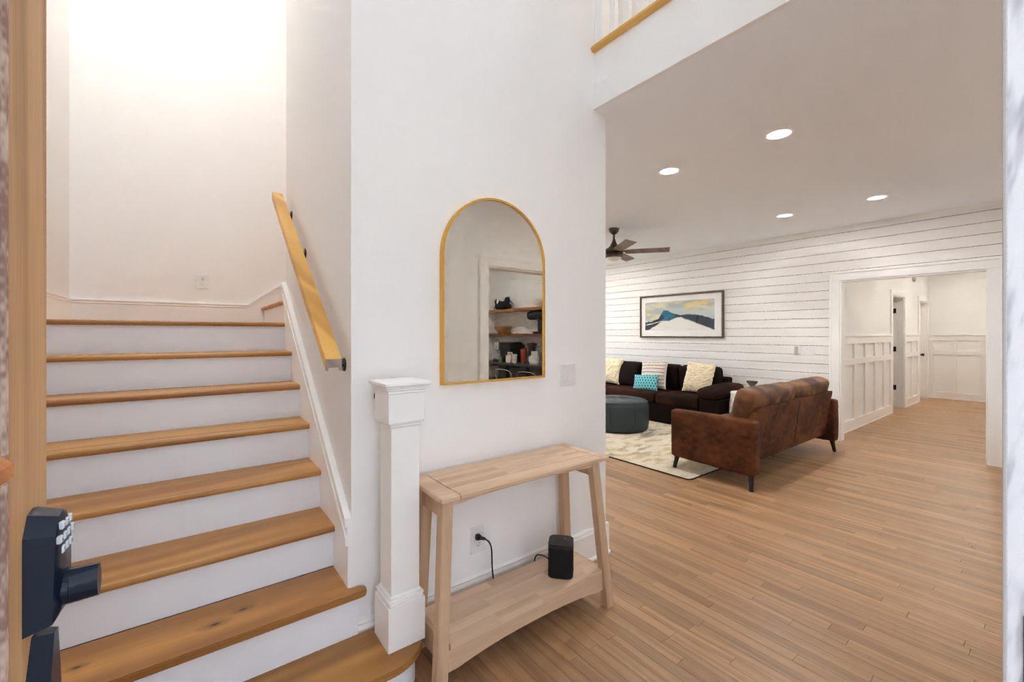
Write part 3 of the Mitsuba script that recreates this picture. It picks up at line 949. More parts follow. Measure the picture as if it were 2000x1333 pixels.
window('window_1', 'y', WX0, WX1, WZ0, WZ1, YF - .06, 2, 2)
window('window_5', 'y', FW0, FW1, FWZ0, FWZ1, YF - .06, 2, 1)
window('window_6', 'y', SR0, SR1, SWZ0, SWZ1, YF - .06, 1, 3)
window('window_2', 'x', LW0, LW1, .35, 2.25, XC - .06, 2, 1)
window('window_3', 'y', BW[0][0], BW[0][1], .6, 2.25, YEND + .06, 2, 2)
window('window_4', 'y', BW[1][0], BW[1][1], .6, 2.25, YEND + .06, 2, 2)
structure('porch_ground')
add('porch_ground', box(-30, 40, -30, YF - .145, -.25, -.13), 'concrete')
structure('roof_porch')
add('roof_porch', box(4.66, 7.2, -1.55, YF - .125, 2.25, 2.35), 'paint_trim')
structure('porch_slab')
add('porch_slab', box(-1.6, 1.8, -2.2, YF - .142, -.13, -.01), 'concrete')

# ------------------------------------------------------------------ console table
tb = thing('console_table', 'narrow pale wood console table with splayed legs against the foyer wall', 'table')
TX0, TX1, TY0, TY1, TZ = .750, 1.690, 1.420, 1.737, .736


def board(x0, x1, y0, y1, z0, z1, b=.002):
    return box(x0, x1, y0, y1, z0, z1, b)


ix0, ix1, iy0, iy1 = .832, 1.638, 1.508, 1.668
add(tb + '__top__frame_rail', board(ix0 - .0008, ix1 + .0008, TY0, iy0 - .0007, TZ - .020, TZ, .0035), 'acacia', tone=(.62, .21))
add(tb + '__top__frame_rail', board(ix0 - .0008, ix1 + .0008, iy1 + .0007, TY1, TZ - .020, TZ, .0035), 'acacia', tone=(.5, .61))
add(tb + '__top__breadboard_end', board(TX0, ix0 - .0022, TY0, TY1, TZ - .020, TZ, .0035), 'acacia', tone=(.6, .35))
add(tb + '__top__breadboard_end', board(ix1 + .0022, TX1, TY0, TY1, TZ - .020, TZ, .0035), 'acacia', tone=(.7, .55))
ny_ = 4
for j in range(ny_):
    ya, yb2 = iy0 + (iy1 - iy0) * j / ny_, iy0 + (iy1 - iy0) * (j + 1) / ny_
    xx = ix0
    while xx < ix1 - .02:
        L = .18 + .2 * random.random()
        xe = min(xx + L, ix1)
        if ix1 - xe < .08:
            xe = ix1
        add(tb + '__top__stave', board(xx, xe, ya, yb2, TZ - .018, TZ - .0006, .0004), 'acacia', tone=tone())
        xx = xe


def leg(xo_t, xo_b, yf_t, yf_b, sx, sy, w=.048, d=.042):
    """a splayed leg: outer corner at (xo, yf) at top and foot"""
    pts = []
    for xo, yf, z in ((xo_t, yf_t, TZ - .020), (xo_b, yf_b, 0.0)):
        for a in (0, 1):
            for b in (0, 1):
                for c in (0, 1):
                    ch = .003
                    pts.append((xo + sx * (a * w + (ch if a == 0 else -ch) * c), yf + sy * (b * d + (ch if b == 0 else -ch) * (1 - c)), z))
    return hull(pts)


add(tb + '__leg', leg(.764, .711, 1.443, 1.392, 1, 1), 'acacia_leg', tone=(.6, .2))
add(tb + '__leg', leg(1.640, 1.692, 1.443, 1.392, -1, 1), 'acacia_leg', tone=(.55, .4))
add(tb + '__leg', leg(.800, .768, 1.722, 1.738, 1, -1), 'acacia_leg', tone=(.3, .7))
add(tb + '__leg', leg(1.660, 1.705, 1.722, 1.738, -1, -1), 'acacia_leg', tone=(.5, .9))


def arched(x0, x1, z_end, z_mid, z_top, y0, y1):
    pts = [(x0, z_top), (x0, z_end)]
    n = 20
    for i in range(n + 1):
        t = i / n
        xx = x0 + (x1 - x0) * (.06 + .88 * t)
        s = 1 - (abs(2 * t - 1)) ** 2.5
        pts.append((xx, z_end + (z_mid - z_end) * s))
    pts += [(x1, z_end), (x1, z_top)]
    return prism(pts, 1, y0, y1)


add(tb + '__apron', arched(.800, 1.604, .690, .702, TZ - .020, 1.452, 1.472), 'acacia', tone=(.35, .3))
add(tb + '__apron', arched(.810, 1.640, .690, .702, TZ - .020, 1.690, 1.708), 'acacia', tone=(.35, .5))
add(tb + '__side_apron', box(.778, .796, 1.475, 1.69, .640, TZ - .020), 'acacia_leg', tone=(.3, .3))
add(tb + '__side_apron', box(1.610, 1.630, 1.475, 1.69, .640, TZ - .020), 'acacia_leg', tone=(.3, .4))
SZ = .184
xx, sh0, sh1 = .0, .786, 1.640
for j in range(5):
    ya, yb2 = 1.418 + .262 * j / 5, 1.418 + .262 * (j + 1) / 5
    xx = sh0
    while xx < sh1 - .02:
        L = .22 + .25 * random.random()
        xe = min(xx + L, sh1)
        if sh1 - xe < .09:
            xe = sh1
        add(tb + '__shelf__stave', board(xx, xe, ya, yb2, SZ - .020, SZ, .0006), 'acacia', tone=tone())
        xx = xe
add(tb + '__shelf_rail', arched(.766, 1.650, .082, .108, SZ - .021, 1.420, 1.440), 'acacia', tone=(.4, .77))
add(tb + '__shelf_rail', arched(.788, 1.665, .082, .108, SZ - .021, 1.684, 1.702), 'acacia', tone=(.3, .17))
add(tb + '__side_rail', box(.768, .786, 1.442, 1.70, .085, SZ - .001), 'acacia_leg', tone=(.4, .3))
add(tb + '__side_rail', box(1.640, 1.656, 1.43, 1.70, .085, SZ - .001), 'acacia_leg', tone=(.4, .6))

# speaker on the shelf
sp = thing('smart_speaker', 'small black rounded speaker standing on the lower shelf of the console table', 'speaker')
sc_ = (1.452, 1.522)
rot = 42.0


def squircle(h, r_, z0, z1):
    return trimesh.creation.extrude_polygon(sg.box(-h + r_, -h + r_, h - r_, h - r_).buffer(r_, quad_segs=10), z1 - z0).apply_translation((0, 0, z0))


add(sp + '__body', xf(squircle(.0595, .030, .004, .140), rz=rot, at=(*sc_, SZ)), 'speaker_grille', 30)
add(sp + '__top', xf(cat_(squircle(.0595, .030, .1415, .156), squircle(.056, .028, .156, .1585), squircle(.0575, .028, .140, .1416)), rz=rot, at=(*sc_, SZ)), 'speaker_top', 30)
add(sp + '__base', xf(squircle(.053, .026, 0, .004), rz=rot, at=(*sc_, SZ)), 'black_satin', 30)
add(sp + '__touch_mark', xf(cyl((0.02, -.02, .1586), (0.02, -.02, .1590), .0025), rz=rot, at=(*sc_, SZ)), 'plastic_grey', 30)
cd = thing('power_cord', 'black power cord plugged into the wall outlet under the console table', 'cord')
pz = .371
add(cd + '__plug', cat_(box(1.103, 1.127, YW - .030, YW - .0075, pz - .013, pz + .013, .004), cyl((1.118, YW - .028, pz), (1.140, YW - .045, pz - .006), .009, .006)), 'black_satin', 30)
add(cd + '__cable', tube(spline([(1.136, YW - .043, pz - .005), (1.158, YW - .052, .345), (1.172, YW - .052, .29), (1.178, YW - .045, .235), (1.186, YW - .040, .18), (1.23, YW - .034, .06), (1.30, YW - .036, .012), (1.40, YW - .036, .02), (1.450, YW - .036, .08), (1.462, YW - .040, .180), (1.462, 1.690, .200), (1.462, 1.590, .196)], 70), .0035, 8), 'black_satin', True)


# wall plates
def outlet(key, at, ux, n, label, w=.076, h=.122, gang=1, faces='outlet'):
    """at = centre on the wall; ux = direction along the wall; n = out of the wall"""
    o = thing(key, label, 'outlet' if faces != 'switch' else 'light switch')
    ux, n = np.array(ux, float), np.array(n, float)
    F = lambda m: frame(m, np.array(at, float), ux, n)
    add(o + '__plate', F(box(-w / 2, w / 2, 0, .005, -h / 2, h / 2, .002)), 'plastic_white')
    if faces == 'outlet':
        for s in (-1, 1):
            poly = sg.Point(0, 0).buffer(.0172).intersection(sg.box(-.0172, -.0142, .0172, .0142))
            m = trimesh.creation.extrude_polygon(poly, .0025)
            m.vertices = np.stack([m.vertices[:, 0], m.vertices[:, 2] + .005, m.vertices[:, 1] + s * .0195], -1)
            add(o + '__socket', F(m), 'plastic_white', 30)
            add(o + '__slot', F(cat_(box(-.0075, -.0052, .0072, .0078, s * .0195 - .001, s * .0195 + .008), box(.0052, .0075, .0072, .0078, s * .0195 - .001, s * .0195 + .007), box(-.0025, .0025, .0072, .0078, s * .0195 - .010, s * .0195 - .006))), 'black_satin')
    else:
        for i in range(gang):
            c = (i - (gang - 1) / 2) * .046
            add(o + '__rocker', F(hull([(c + sx * .0165, d, z) for sx in (-1, 1) for d, z in ((.004, -.033), (.0085, -.033), (.0055, 0), (.0045, .033), (.004, .033))])), 'plastic_white')
            for z in (-.041, .041):
                add(o + '__screw', F(box(c - .006, c + .006, .0048, .0056, z - .0008, z + .0008)), 'plastic_grey')
    return o


outlet('wall_outlet', (1.121, YW, .352), (1, 0, 0), (0, -1, 0), 'white duplex outlet with black plug on the foyer wall under the table', .076, .130)
outlet('light_switch', (1.726, YW, 1.117), (1, 0, 0), (0, -1, 0), 'white double rocker light switch right of the arched mirror', .121, .121, 2, 'switch')
ob = .0
outlet('landing_outlet', (0, 0, 0), (1, 0, 0), (0, -1, 0), 'white outlet high on the wall behind the stair landing', .098, .128)


def move(key, d):
    """re-place a thing built at the origin"""
    for k in [k for k in scene if k.startswith(key + '__')]:
        scene[k] = {**scene[k], 'to_world': T().translate([float(x) for x in d])}


move('landing_outlet', (.103, YB, 1.826))
outlet('living_outlet', (0, 0, 0), (0, -1, 0), (-1, 0, 0), 'white double outlet plate on the shiplap wall left of the hall opening', .17, .118)
move('living_outlet', (XR, 2.161, 1.133))
th = thing('wall_sensor', 'slim grey sensor left of the white outlet plate on shiplap', 'sensor')
add(th, box(XR - .018, XR, 2.272, 2.312, 1.068, 1.184, .005), 'plastic_grey')
cam_ = thing('ceiling_sensor', 'small white sensor near the top of the hall wall between two doors', 'sensor')
add(cam_, cat_(box(11.10, 11.22, YH - .04, YH, 2.40, 2.50, .008), cyl((11.16, YH - .02, 2.40), (11.16, YH - .03, 2.36), .03, .02)), 'plastic_grey', 30)

# ------------------------------------------------------------------ arched mirror
mr = thing('arched_mirror', 'arched wall mirror in a thin golden frame above the console table', 'mirror')
MX, MHW, MZ0, MZC = 1.2265, .3085, 1.117, 1.711


def arch(h, z0):
    a = np.linspace(0, math.pi, 60)
    return [(MX - h, z0)] + [(MX - h * math.cos(t), MZC + h * math.sin(t)) for t in a] + [(MX + h, z0)]


outer, inner = sg.Polygon(arch(MHW, MZ0)), sg.Polygon(arch(MHW - .010, MZ0 + .010))
add(mr + '__frame', prism(outer.difference(inner), 1, YW - .031, YW - .001), 'gold_frame', 30)
add(mr + '__glass', prism(sg.Polygon(arch(MHW - .0095, MZ0 + .0095)), 1, YW - .024, YW - .018), 'mirror_silver', label='mirror glass')
add(mr + '__backing', prism(sg.Polygon(arch(MHW - .0095, MZ0 + .0095)), 1, YW - .0175, YW - .002), 'black_satin')


# ------------------------------------------------------------------ recessed lights
def downlight(x, y, z, L, label, group=None, r_=.072, lamp=LAMP):
    o = thing('recessed_light', label, 'ceiling light', group)
    add(o + '__trim_ring', lathe([(r_ - .001, 0), (r_, -.004), (r_ + .012, -.005), (r_ + .018, 0)], 36, (x, y, z)), 'paint_trim', 40)
    d = trimesh.creation.cylinder(r_, .002, sections=36)
    d.apply_translation((x, y, z - .0015))
    add(o + '__lens', d, 'bulb_glass', emitter={'type': 'area', 'radiance': rgb(*(lamp * L))})
    return o


downlight(3.188, 1.220, ZC, LIVING_L * .42, 'largest round recessed ceiling light, nearest the balcony edge')
downlight(3.183, 2.044, ZC, LIVING_L * 1.6, 'round recessed ceiling light left of the largest, above the ceiling fan in view')
downlight(5.446, 1.199, ZC, LIVING_L * .42, 'rightmost recessed ceiling light close to the shiplap wall')
downlight(5.429, 2.014, ZC, LIVING_L * 1.5, 'lowest in the picture of the four round recessed ceiling lights')
for x, y in ((3.19, 5.15), (5.44, 5.15), (3.19, 6.0), (5.44, 6.0)):
    downlight(x, y, ZC, LIVING_L * (1.9 if x < 4 else 1.1), 'recessed ceiling light deeper in the living room behind the foyer wall', 'deep living room lights')
for x in (8.2, 10.0, 11.5):
    downlight(x, 1.1, ZC, HALL_L, 'recessed ceiling light above the hall', 'hall ceiling lights', lamp=LAMP_HALL)
downlight(10.3, 3.2, ZC, HALL_L * .5, 'recessed ceiling light in the room off the hall')
for y in (-.9, -2.0):
    downlight(3.3, y, ZC, PANTRY_L * .5, 'recessed ceiling light in the pantry', 'pantry ceiling lights')
# flush lamp above the stairs
fl = thing('flush_ceiling_lamp', 'round flush ceiling lamp high above the stair landing', 'ceiling lamp')
add(fl + '__base', cyl((-.1, 3.7, ZT), (-.1, 3.7, ZT - .03), .19), 'fan_bronze', 30)
add(fl + '__shade', lathe([(0, -.11), (.08, -.105), (.14, -.08), (.17, -.03)], 32, (-.1, 3.7, ZT)), 'bulb_glass', 40, emitter={'type': 'area', 'radiance': rgb(*(LAMP_STAIR * STAIR_L))})
fl = thing('flush_ceiling_lamp', 'round flush ceiling lamp above the upper hall behind the balcony', 'ceiling lamp')
add(fl + '__base', cyl((2.65, 1.2, ZT), (2.65, 1.2, ZT - .03), .19), 'fan_bronze', 30)
add(fl + '__shade', lathe([(0, -.11), (.08, -.105), (.14, -.08), (.17, -.03)], 32, (2.65, 1.2, ZT)), 'bulb_glass', 40, emitter={'type': 'area', 'radiance': rgb(*(LAMP_STAIR * STAIR_L * .6))})

# ------------------------------------------------------------------ ceiling fan
fn = thing('ceiling_fan', 'dark bronze ceiling fan with grey wood blades beside the foyer wall', 'ceiling fan')
FX, FY = 4.363, 3.594
add(fn + '__canopy', lathe([(0, ZC - .075), (.030, ZC - .070), (.055, ZC - .045), (.066, ZC - .012), (.066, ZC)], 32, (FX, FY, 0)), 'fan_bronze', 40)
add(fn + '__rod', cyl((FX, FY, 2.64), (FX, FY, 2.55), .013), 'fan_bronze', 30)
add(fn + '__motor', lathe([(0, 2.565), (.018, 2.562), (.026, 2.53), (.048, 2.49), (.058, 2.475), (.085, 2.455), (.118, 2.432), (.122, 2.400), (.105, 2.388), (0, 2.386)], 36, (FX, FY, 0)), 'fan_bronze', 40)
add(fn + '__light_ring', lathe([(0, 2.386), (.112, 2.384), (.116, 2.372), (.110, 2.366), (.116, 2.356), (.112, 2.336), (.095, 2.330), (0, 2.330)], 36, (FX, FY, 0)), 'fan_bronze', 40)
add(fn + '__glass_bowl', lathe([(0, 2.285), (.04, 2.290), (.075, 2.306), (.094, 2.330)], 32, (FX, FY, 0)), 'fan_glass', 40)
for k in range(5):
    a = -YAW - math.radians(15) + k * 2 * math.pi / 5
    bl = cat_(hull([(x, y, z) for x, w in ((.14, .05), (.19, .060), (.675, .066)) for y in (-w, w) for z in (-.004, .004)]))
    bl = xf(bl, rx=-13)
    bl = xf(bl, rz=math.degrees(a), at=(FX, FY, 2.402))
    bk_ = add(fn + '__blade', bl, 'fan_wood', tone=(.5, .1 * k))
    ar = xf(box(.08, .20, -.022, .022, -.004, .006, .003), rx=-13)
    add(bk_ + '__arm', xf(ar, rz=math.degrees(a), at=(FX, FY, 2.408)), 'fan_bronze')

# ------------------------------------------------------------------ picture
pc = thing('framed_picture', 'wide framed abstract print with a dark blue wave on the shiplap wall', 'picture')
PY0, PY1, PZ0, PZ1 = 3.264, 4.779, 1.288, 2.022
fw = .026
for (a, b, c, d) in ((PY0, PY1, PZ1 - fw, PZ1), (PY0, PY1, PZ0, PZ0 + fw), (PY0, PY0 + fw, PZ0 + fw, PZ1 - fw), (PY1 - fw, PY1, PZ0 + fw, PZ1 - fw)):
    add(pc + '__frame', box(XR - .040, XR - .001, a, b, c, d, .003), 'frame_bronze')
add(pc + '__mat_board', box(XR - .020, XR - .004, PY0 + fw - .002, PY1 - fw + .002, PZ0 + fw - .002, PZ1 - fw + .002), 'mat_board')
ay0, ay1, az0, az1 = PY0 + .145, PY1 - .105, PZ0 + .125, PZ1 - .115
add(pc + '__print', trimesh.Trimesh([(XR - .0206, ay1, az0), (XR - .0206, ay0, az0), (XR - .0206, ay0, az1), (XR - .0206, ay1, az1)], [(0, 1, 2), (0, 2, 3)], process=False), 'art_print', uv=np.array([(0, 0), (1, 0), (1, 1), (0, 1)], float))
gx = XR - .028
add(pc + '__glass', trimesh.Trimesh([(gx, PY1 - fw, PZ0 + fw), (gx, PY0 + fw, PZ0 + fw), (gx, PY0 + fw, PZ1 - fw), (gx, PY1 - fw, PZ1 - fw)], [(0, 1, 2), (0, 2, 3)], process=False), 'coated_glass')

# ------------------------------------------------------------------ rug, ottoman
rg = thing('area_rug', 'pale cream rug with faded gold and grey pattern under the seating', 'rug')
RX0, RX1, RY0, RY1 = 3.675, 6.35, 2.150, 5.9
add(rg + '__pile', trimesh.creation.extrude_polygon(sg.box(RX0 + .05, RY0 + .05, RX1 - .05, RY1 - .05).buffer(.045, quad_segs=6), .011).apply_translation((0, 0, .001)), 'rug_pile')
add(rg + '__binding', trimesh.creation.extrude_polygon(sg.box(RX0 + .05, RY0 + .05, RX1 - .05, RY1 - .05).buffer(.05, quad_segs=6).difference(sg.box(RX0 + .05, RY0 + .05, RX1 - .05, RY1 - .05).buffer(.0445, quad_segs=6)), .0095).apply_translation((0, 0, .001)), 'rug_edge')
RZ = .012
ot = thing('round_ottoman', 'round dark teal leather ottoman with stitched seams on the rug', 'ottoman')
OX, OY, OR = 4.89, 3.96, .42
prof = [(0, .012)] + [(OR - .03, .012), (OR - .008, .03), (OR + .004, .10), (OR + .010, .21), (OR + .006, .33), (OR - .006, .385), (OR - .035, .413), (OR - .09, .424), (OR * .5, .432), (.02, .434), (0, .434)]
add(ot + '__body', lathe(prof, 64, (OX, OY, RZ)), 'leather_teal', 50)
add(ot + '__seam', tube([(OX + (OR - .012) * math.cos(t), OY + (OR - .012) * math.sin(t), RZ + .398) for t in np.linspace(0, 2 * math.pi, 65)], .004, 6), 'teal_seam', 40)
for k in range(8):
    a = k * math.pi / 4 - YAW - math.pi / 2 + .31
    pts = [((r_ + .001) * math.cos(a) + OX, (r_ + .001) * math.sin(a) + OY, z + RZ) for r_, z in prof[3:11]]
    add(ot + '__seam', tube(spline(pts, 24), .0028, 6), 'teal_seam', 40)

# ------------------------------------------------------------------ cognac loveseat, its back towards the foyer
lv = thing('leather_loveseat', 'cognac brown leather loveseat on black legs with its back to the foyer', 'loveseat')
LX0, LX1, LY0, LY1 = 3.83, 5.965, 1.655, 2.445


def warp(m, amp=.006, sc=5.0, seed=0.0):
    m = m.copy()
    p = m.vertices * sc + seed
    n = np.stack([meshkit.fbm(p), meshkit.fbm(p + 31.7), meshkit.fbm(p + 77.1)], -1) - .5
    m.vertices = m.vertices + amp * 2 * n
    return m


for xa, s in ((LX0, 0), (LX1 - .115, 1)):
    m = rbox(.115, LY1 - LY0, .455, .026, 8, (.010, .004, .006))
    m = xf(m, at=(xa + .0575, (LY0 + LY1) / 2, .3725))
    v = m.vertices
    t = (v[:, 1] - LY0) / (LY1 - LY0)
    v[:, 2] = v[:, 2] - .018 * (1 - t) * (v[:, 2] < .30)
    m.vertices = v
    add(lv + '__arm', warp(m, .004), 'leather_cognac', True)
# back shell, leaning outwards, its upper corners cut
bx0, bx1 = LX0 + .112, LX1 - .112
sh = sg.Polygon([(bx0, .235), (bx1, .235), (bx1, .60), (bx1 + .03, .655), (bx1 + .02, .700), (bx0 + .10, .700), (bx0 + .035, .655), (bx0, .58)]).buffer(-.012).buffer(.012, quad_segs=4)
m = prism(sh, 1, 0, .075)
m = m.subdivide_to_size(.09)
v = m.vertices
v[:, 1] += LY0 + .035 + .125 * (0.70 - v[:, 2]) - .012 * np.clip(1 - ((v[:, 0] - (bx0 + bx1) / 2) / 1.0) ** 2, 0, 1) * (v[:, 1] < .04)
m.vertices = v
add(lv + '__back', m, 'leather_cognac', 35)
for xx in ((bx0 + bx1) / 2,):
    add(lv + '__back__seam', tube([(xx, LY0 + .035 + .125 * (.70 - z) - .012, z) for z in np.linspace(.25, .69, 12)], .004, 6), 'leg_black', 40)
add(lv + '__seat_frame', box(bx0, bx1, LY0 + .09, LY1 - .03, .195, .305, .012), 'leather_cognac')
half = (bx1 - bx0) / 2
for i in range(2):
    c = bx0 + half * (i + .5)
    add(lv + '__seat_cushion', warp(xf(rbox(half - .01, .60, .15, .045, 8, (0, 0, .018)), at=(c, LY1 - .315, .375)), .005), 'leather_cushion', True)
    m = rbox(half - .002, .165, .50, .050, 10, (.008, .022, .018))
    m = xf(m, rx=15, at=(c + (.006 if i else -.006), LY0 + .182, .602))
    add(lv + '__back_cushion', warp(m, .012, 6, i * 9.0), 'leather_cushion', True)
for (x, y, dx, dy) in ((LX0 + .07, LY0 + .055, -.055, -.025), (LX0 + .07, LY1 - .045, 0.0, .045), (LX1 - .08, LY0 + .055, .045, -.025), (LX1 - .08, LY1 - .045, .045, .045)):
    zf = RZ if y > 2.2 else 0.0
    m = tube([(x, y, .19), (x + dx, y + dy, zf)], np.array([.027, .016]), 18)
    add(lv + '__leg', m, 'leg_black', 40)

# ------------------------------------------------------------------ dark sofa along the shiplap wall
sf = thing('dark_sofa', 'long dark brown sofa with pillow top arm against the shiplap wall', 'sofa')
SX0, SX1, SY0, SY1 = 5.65, 6.50, 2.86, 6.3
add(sf + '__base', warp(xf(rbox(SX1 - SX0 - .02, SY1 - SY0 - .32, .27, .03, 10), at=((SX0 + SX1) / 2, (SY0 + .32 + SY1) / 2, .165)), .004), 'suede_dark', True)
ys = [SY0 + .32, 3.88, 4.92, 5.95]
for a, b in zip(ys[:-1], ys[1:]):
    add(sf + '__seat_cushion', warp(xf(rbox(.72, b - a - .008, .16, .05, 10, (0, 0, .02)), at=(SX0 + .345, (a + b) / 2, .372)), .007, 4, a), 'suede_brown', True)
add(sf + '__back_frame', xf(rbox(.15, SY1 - SY0 - .25, .62, .03, 8), at=(SX1 - .075, (SY0 + .25 + SY1) / 2, .40)), 'suede_dark', True)
yb = [3.17, 3.82, 4.52, 5.22, 5.9]
for a, b in zip(yb[:-1], yb[1:]):
    m = xf(rbox(.19, b - a - .006, .42, .05, 10, (.03, 0, .012)), ry=-7, at=(6.285, (a + b) / 2, .640))
    add(sf + '__back_cushion', warp(m, .008, 5, b), 'suede_dark', True)
add(sf + '__arm', xf(rbox(.80, .29, .44, .035, 8), at=(SX0 + .400, SY0 + .170, .25)), 'suede_dark', True)
m = rbox(.80, .31, .125, .060, 12, (0, .008, .022))
m = xf(m, ry=-3, at=(SX0 + .345, SY0 + .178, .552))
add(sf + '__arm_pad', warp(m, .010, 5), 'suede_brown', True)
for y in (SY0 + .1, 4.5, 6.2):
    for x in (SX0 + .08, SX1 - .08):
        add(sf + '__foot', cyl((x, y, RZ if x < 6.3 else 0.0), (x, y, .05), .022, .028), 'leg_black', 30)


# throw pillows on the sofa
def throw(name, label, w, h, t, y, z, x, material, lean=18, roll=0, turn=0, rough=0.0, group=None):
    o = thing(name, label, 'pillow', group)
    m, uv = pillow(w, h, t, 30 if rough else 26, rough)
    # local x along the seat (towards -Y), local -y faces the room (-X)
    m.apply_transform(trimesh.transformations.euler_matrix(0, math.radians(roll), 0, 'sxyz'))
    m.apply_transform(trimesh.transformations.euler_matrix(math.radians(-lean), 0, 0, 'sxyz'))
    m.apply_transform(trimesh.transformations.euler_matrix(0, 0, math.radians(-90 + turn), 'sxyz'))
    m.apply_translation((x, y, z))
    key = add(o, m, material, True, uv=uv)
    return o


throw('throw_pillow', 'cream fluffy pillow at the right end of the dark sofa', .45, .47, .17, 3.395, .700, 6.05, 'fur_cream', 17, 3, 0, .014)
throw('throw_pillow', 'cream shaggy pillow cut off by the foyer wall, left on the dark sofa', .50, .47, .17, 5.06, .695, 6.05, 'fur_cream', 17, 0, 0, .014)
throw('throw_pillow', 'plain dark brown pillow left of the striped pillow on the sofa', .44, .42, .15, 4.69, .655, 6.07, 'suede_dark', 17, 0, 0)
throw('throw_pillow', 'cream pillow with dark stripes leaning behind the teal pillow', .46, .47, .15, 4.16, .690, 6.04, 'cloth_stripe', 17, -3, 6)
throw('lumbar_pillow', 'small teal lumbar pillow with dark dots in front of the striped pillow', .44, .27, .11, 4.20, .570, 5.88, 'cloth_teal_dots', 22, -4, 5)

# side table and bowl between the seats
sd = thing('side_table', 'white drum side table with woven lattice pattern beside the dark sofa', 'side table')
DXc, DYc = 5.90, 2.655
n = 48
prof = [(.168, .0), (.182, .03), (.195, .16), (.199, .28), (.194, .42), (.180, .53), (.174, .55)]
V, F, UV = [], [], []
for i, (r_, z) in enumerate(prof):
    for j in range(n + 1):
        t = 2 * math.pi * j / n
        V.append((DXc + r_ * math.cos(t), DYc + r_ * math.sin(t), z + RZ))
        UV.append((j / n, i / (len(prof) - 1)))
for i in range(len(prof) - 1):
    for j in range(n):
        a, b = i * (n + 1) + j, (i + 1) * (n + 1) + j
        F += [(a, a + 1, b + 1), (a, b + 1, b)]
add(sd + '__body', trimesh.Trimesh(V, F, process=False), 'drum_pattern', True, uv=np.array(UV))
add(sd + '__top', cyl((DXc, DYc, .545 + RZ), (DXc, DYc, .566 + RZ), .188, .183, 40), 'ceramic_white', 30)
bw = thing('candle_holder', 'small dark footed bowl on the drum side table', 'bowl')
add(bw, lathe([(0, .566), (.045, .566), (.042, .576), (.016, .590), (.014, .630), (.030, .655), (.062, .690), (.068, .712), (.060, .712), (.052, .690), (0, .672)], 28, (5.98, 2.61, RZ)), 'frame_bronze', 40)

# ------------------------------------------------------------------ pantry, seen in the mirror
structure('trim_4')
for xa, xb in ((PX0 - .098, PX0), (PX1, PX1 + .098)):
    add('trim_4__casing', box(xa, xb, YF, YF + .026, 0, PZ, .004), 'paint_trim')
add('trim_4__header', cat_(box(PX0 - .098, PX1 + .098, YF, YF + .026, PZ, PZ + .10, .004), box(PX0 - .11, PX1 + .11, YF, YF + .034, PZ + .075, PZ + .103, .004)), 'paint_trim')
add('trim_4__jamb', cat_(box(PX0, PX0 + .014, YF - .125, YF + .004, 0, PZ), box(PX1 - .014, PX1, YF - .125, YF + .004, 0, PZ), box(PX0, PX1, YF - .125, YF + .004, PZ - .014, PZ)), 'paint_trim')
KX = 4.45


def live_shelf(z, label):
    o = thing('wall_shelf', label, 'shelf')
    n = 40
    yy = np.linspace(-2.79, -.25, n)
    e = KX - .25 + .018 * np.array([math.sin(9 * y + z * 5) + .6 * math.sin(23 * y) for y in yy])
    poly = sg.Polygon([(KX - .001, yy[0])] + list(zip(e, yy)) + [(KX - .001, yy[-1])])
    add(o, prism(poly, 2, z - .045, z), 'shelf_wood', tone=(.6, z))
    return z


s1 = live_shelf(1.765, 'upper live edge wood shelf reflected in the mirror')
s2 = live_shelf(1.357, 'lower live edge wood shelf reflected in the mirror')
ct = thing('coffee_counter', 'dark narrow counter with black supports reflected in the mirror', 'counter')
CZ = .895
add(ct + '__top', box(KX - .42, KX - .001, -2.79, -.25, CZ - .045, CZ, .006), 'counter_dark')
for y in (-2.5, -1.95, -1.25, -.5):
    add(ct + '__bracket', cat_(box(KX - .36, KX - .002, y - .02, y + .02, CZ - .08, CZ - .046), box(KX - .04, KX - .002, y - .02, y + .02, CZ - .34, CZ - .07)), 'black_satin')
structure('trim_5')
add('trim_5', box(KX - .012, KX - .0005, -2.79, -.13, 0, CZ - .05), 'pantry_lower')


def ball(x, y, z, r_, sub=2, sc=None):
    m = trimesh.creation.icosphere(sub, r_)
    if sc is not None:
        m.apply_scale(sc)
    m.apply_translation((x, y, z))
    return m


fb = thing('black_flowers', 'bunch of black flowers with a white leaf on the upper mirrored shelf', 'flowers')
vv = []
for i in range(16):
    x, y, z = KX - .14 + .08 * (random.random() - .5), -2.66 + .36 * random.random(), s1 + .05 + .14 * random.random() * (1 - i / 22)
    m = trimesh.creation.icosphere(2, .048)
    d = 1 + .3 * (rng.random(len(m.vertices)) - .5)
    m.vertices = m.vertices * d[:, None]
    m.apply_translation((x, y, z))
    vv.append(m)
add(fb + '__blossoms', cat_(*vv), 'petal_black')
add(fb + '__leaf', hull([(KX - .22, -2.56, s1 + .13), (KX - .22, -2.52, s1 + .20), (KX - .215, -2.49, s1 + .15), (KX - .22, -2.53, s1 + .09)]), 'ceramic_white', label='white leaf')
add(fb + '__pot', lathe([(0, 0), (.06, 0), (.075, .05), (0, .05)], 24, (KX - .14, -2.50, s1)), 'petal_black', 30)
o = thing('white_bowl', 'white bowl at the right end of the upper shelf seen in the mirror', 'bowl')
add(o, lathe([(0, 0), (.05, 0), (.055, .012), (.10, .07), (.118, .125), (.110, .125), (.09, .07), (0, .02)], 36, (KX - .13, -1.50, s1)), 'ceramic_white', 40)
o = thing('wooden_bowl', 'tan wooden bowl on the lower shelf seen in the mirror', 'bowl')
add(o, lathe([(0, 0), (.07, 0), (.12, .06), (.155, .125), (.145, .125), (.11, .06), (0, .015)], 36, (KX - .13, -2.50, s2)), 'basket_tan', 40)
o = thing('stand_mixer', 'black stand mixer on the lower shelf seen in the mirror', 'mixer')
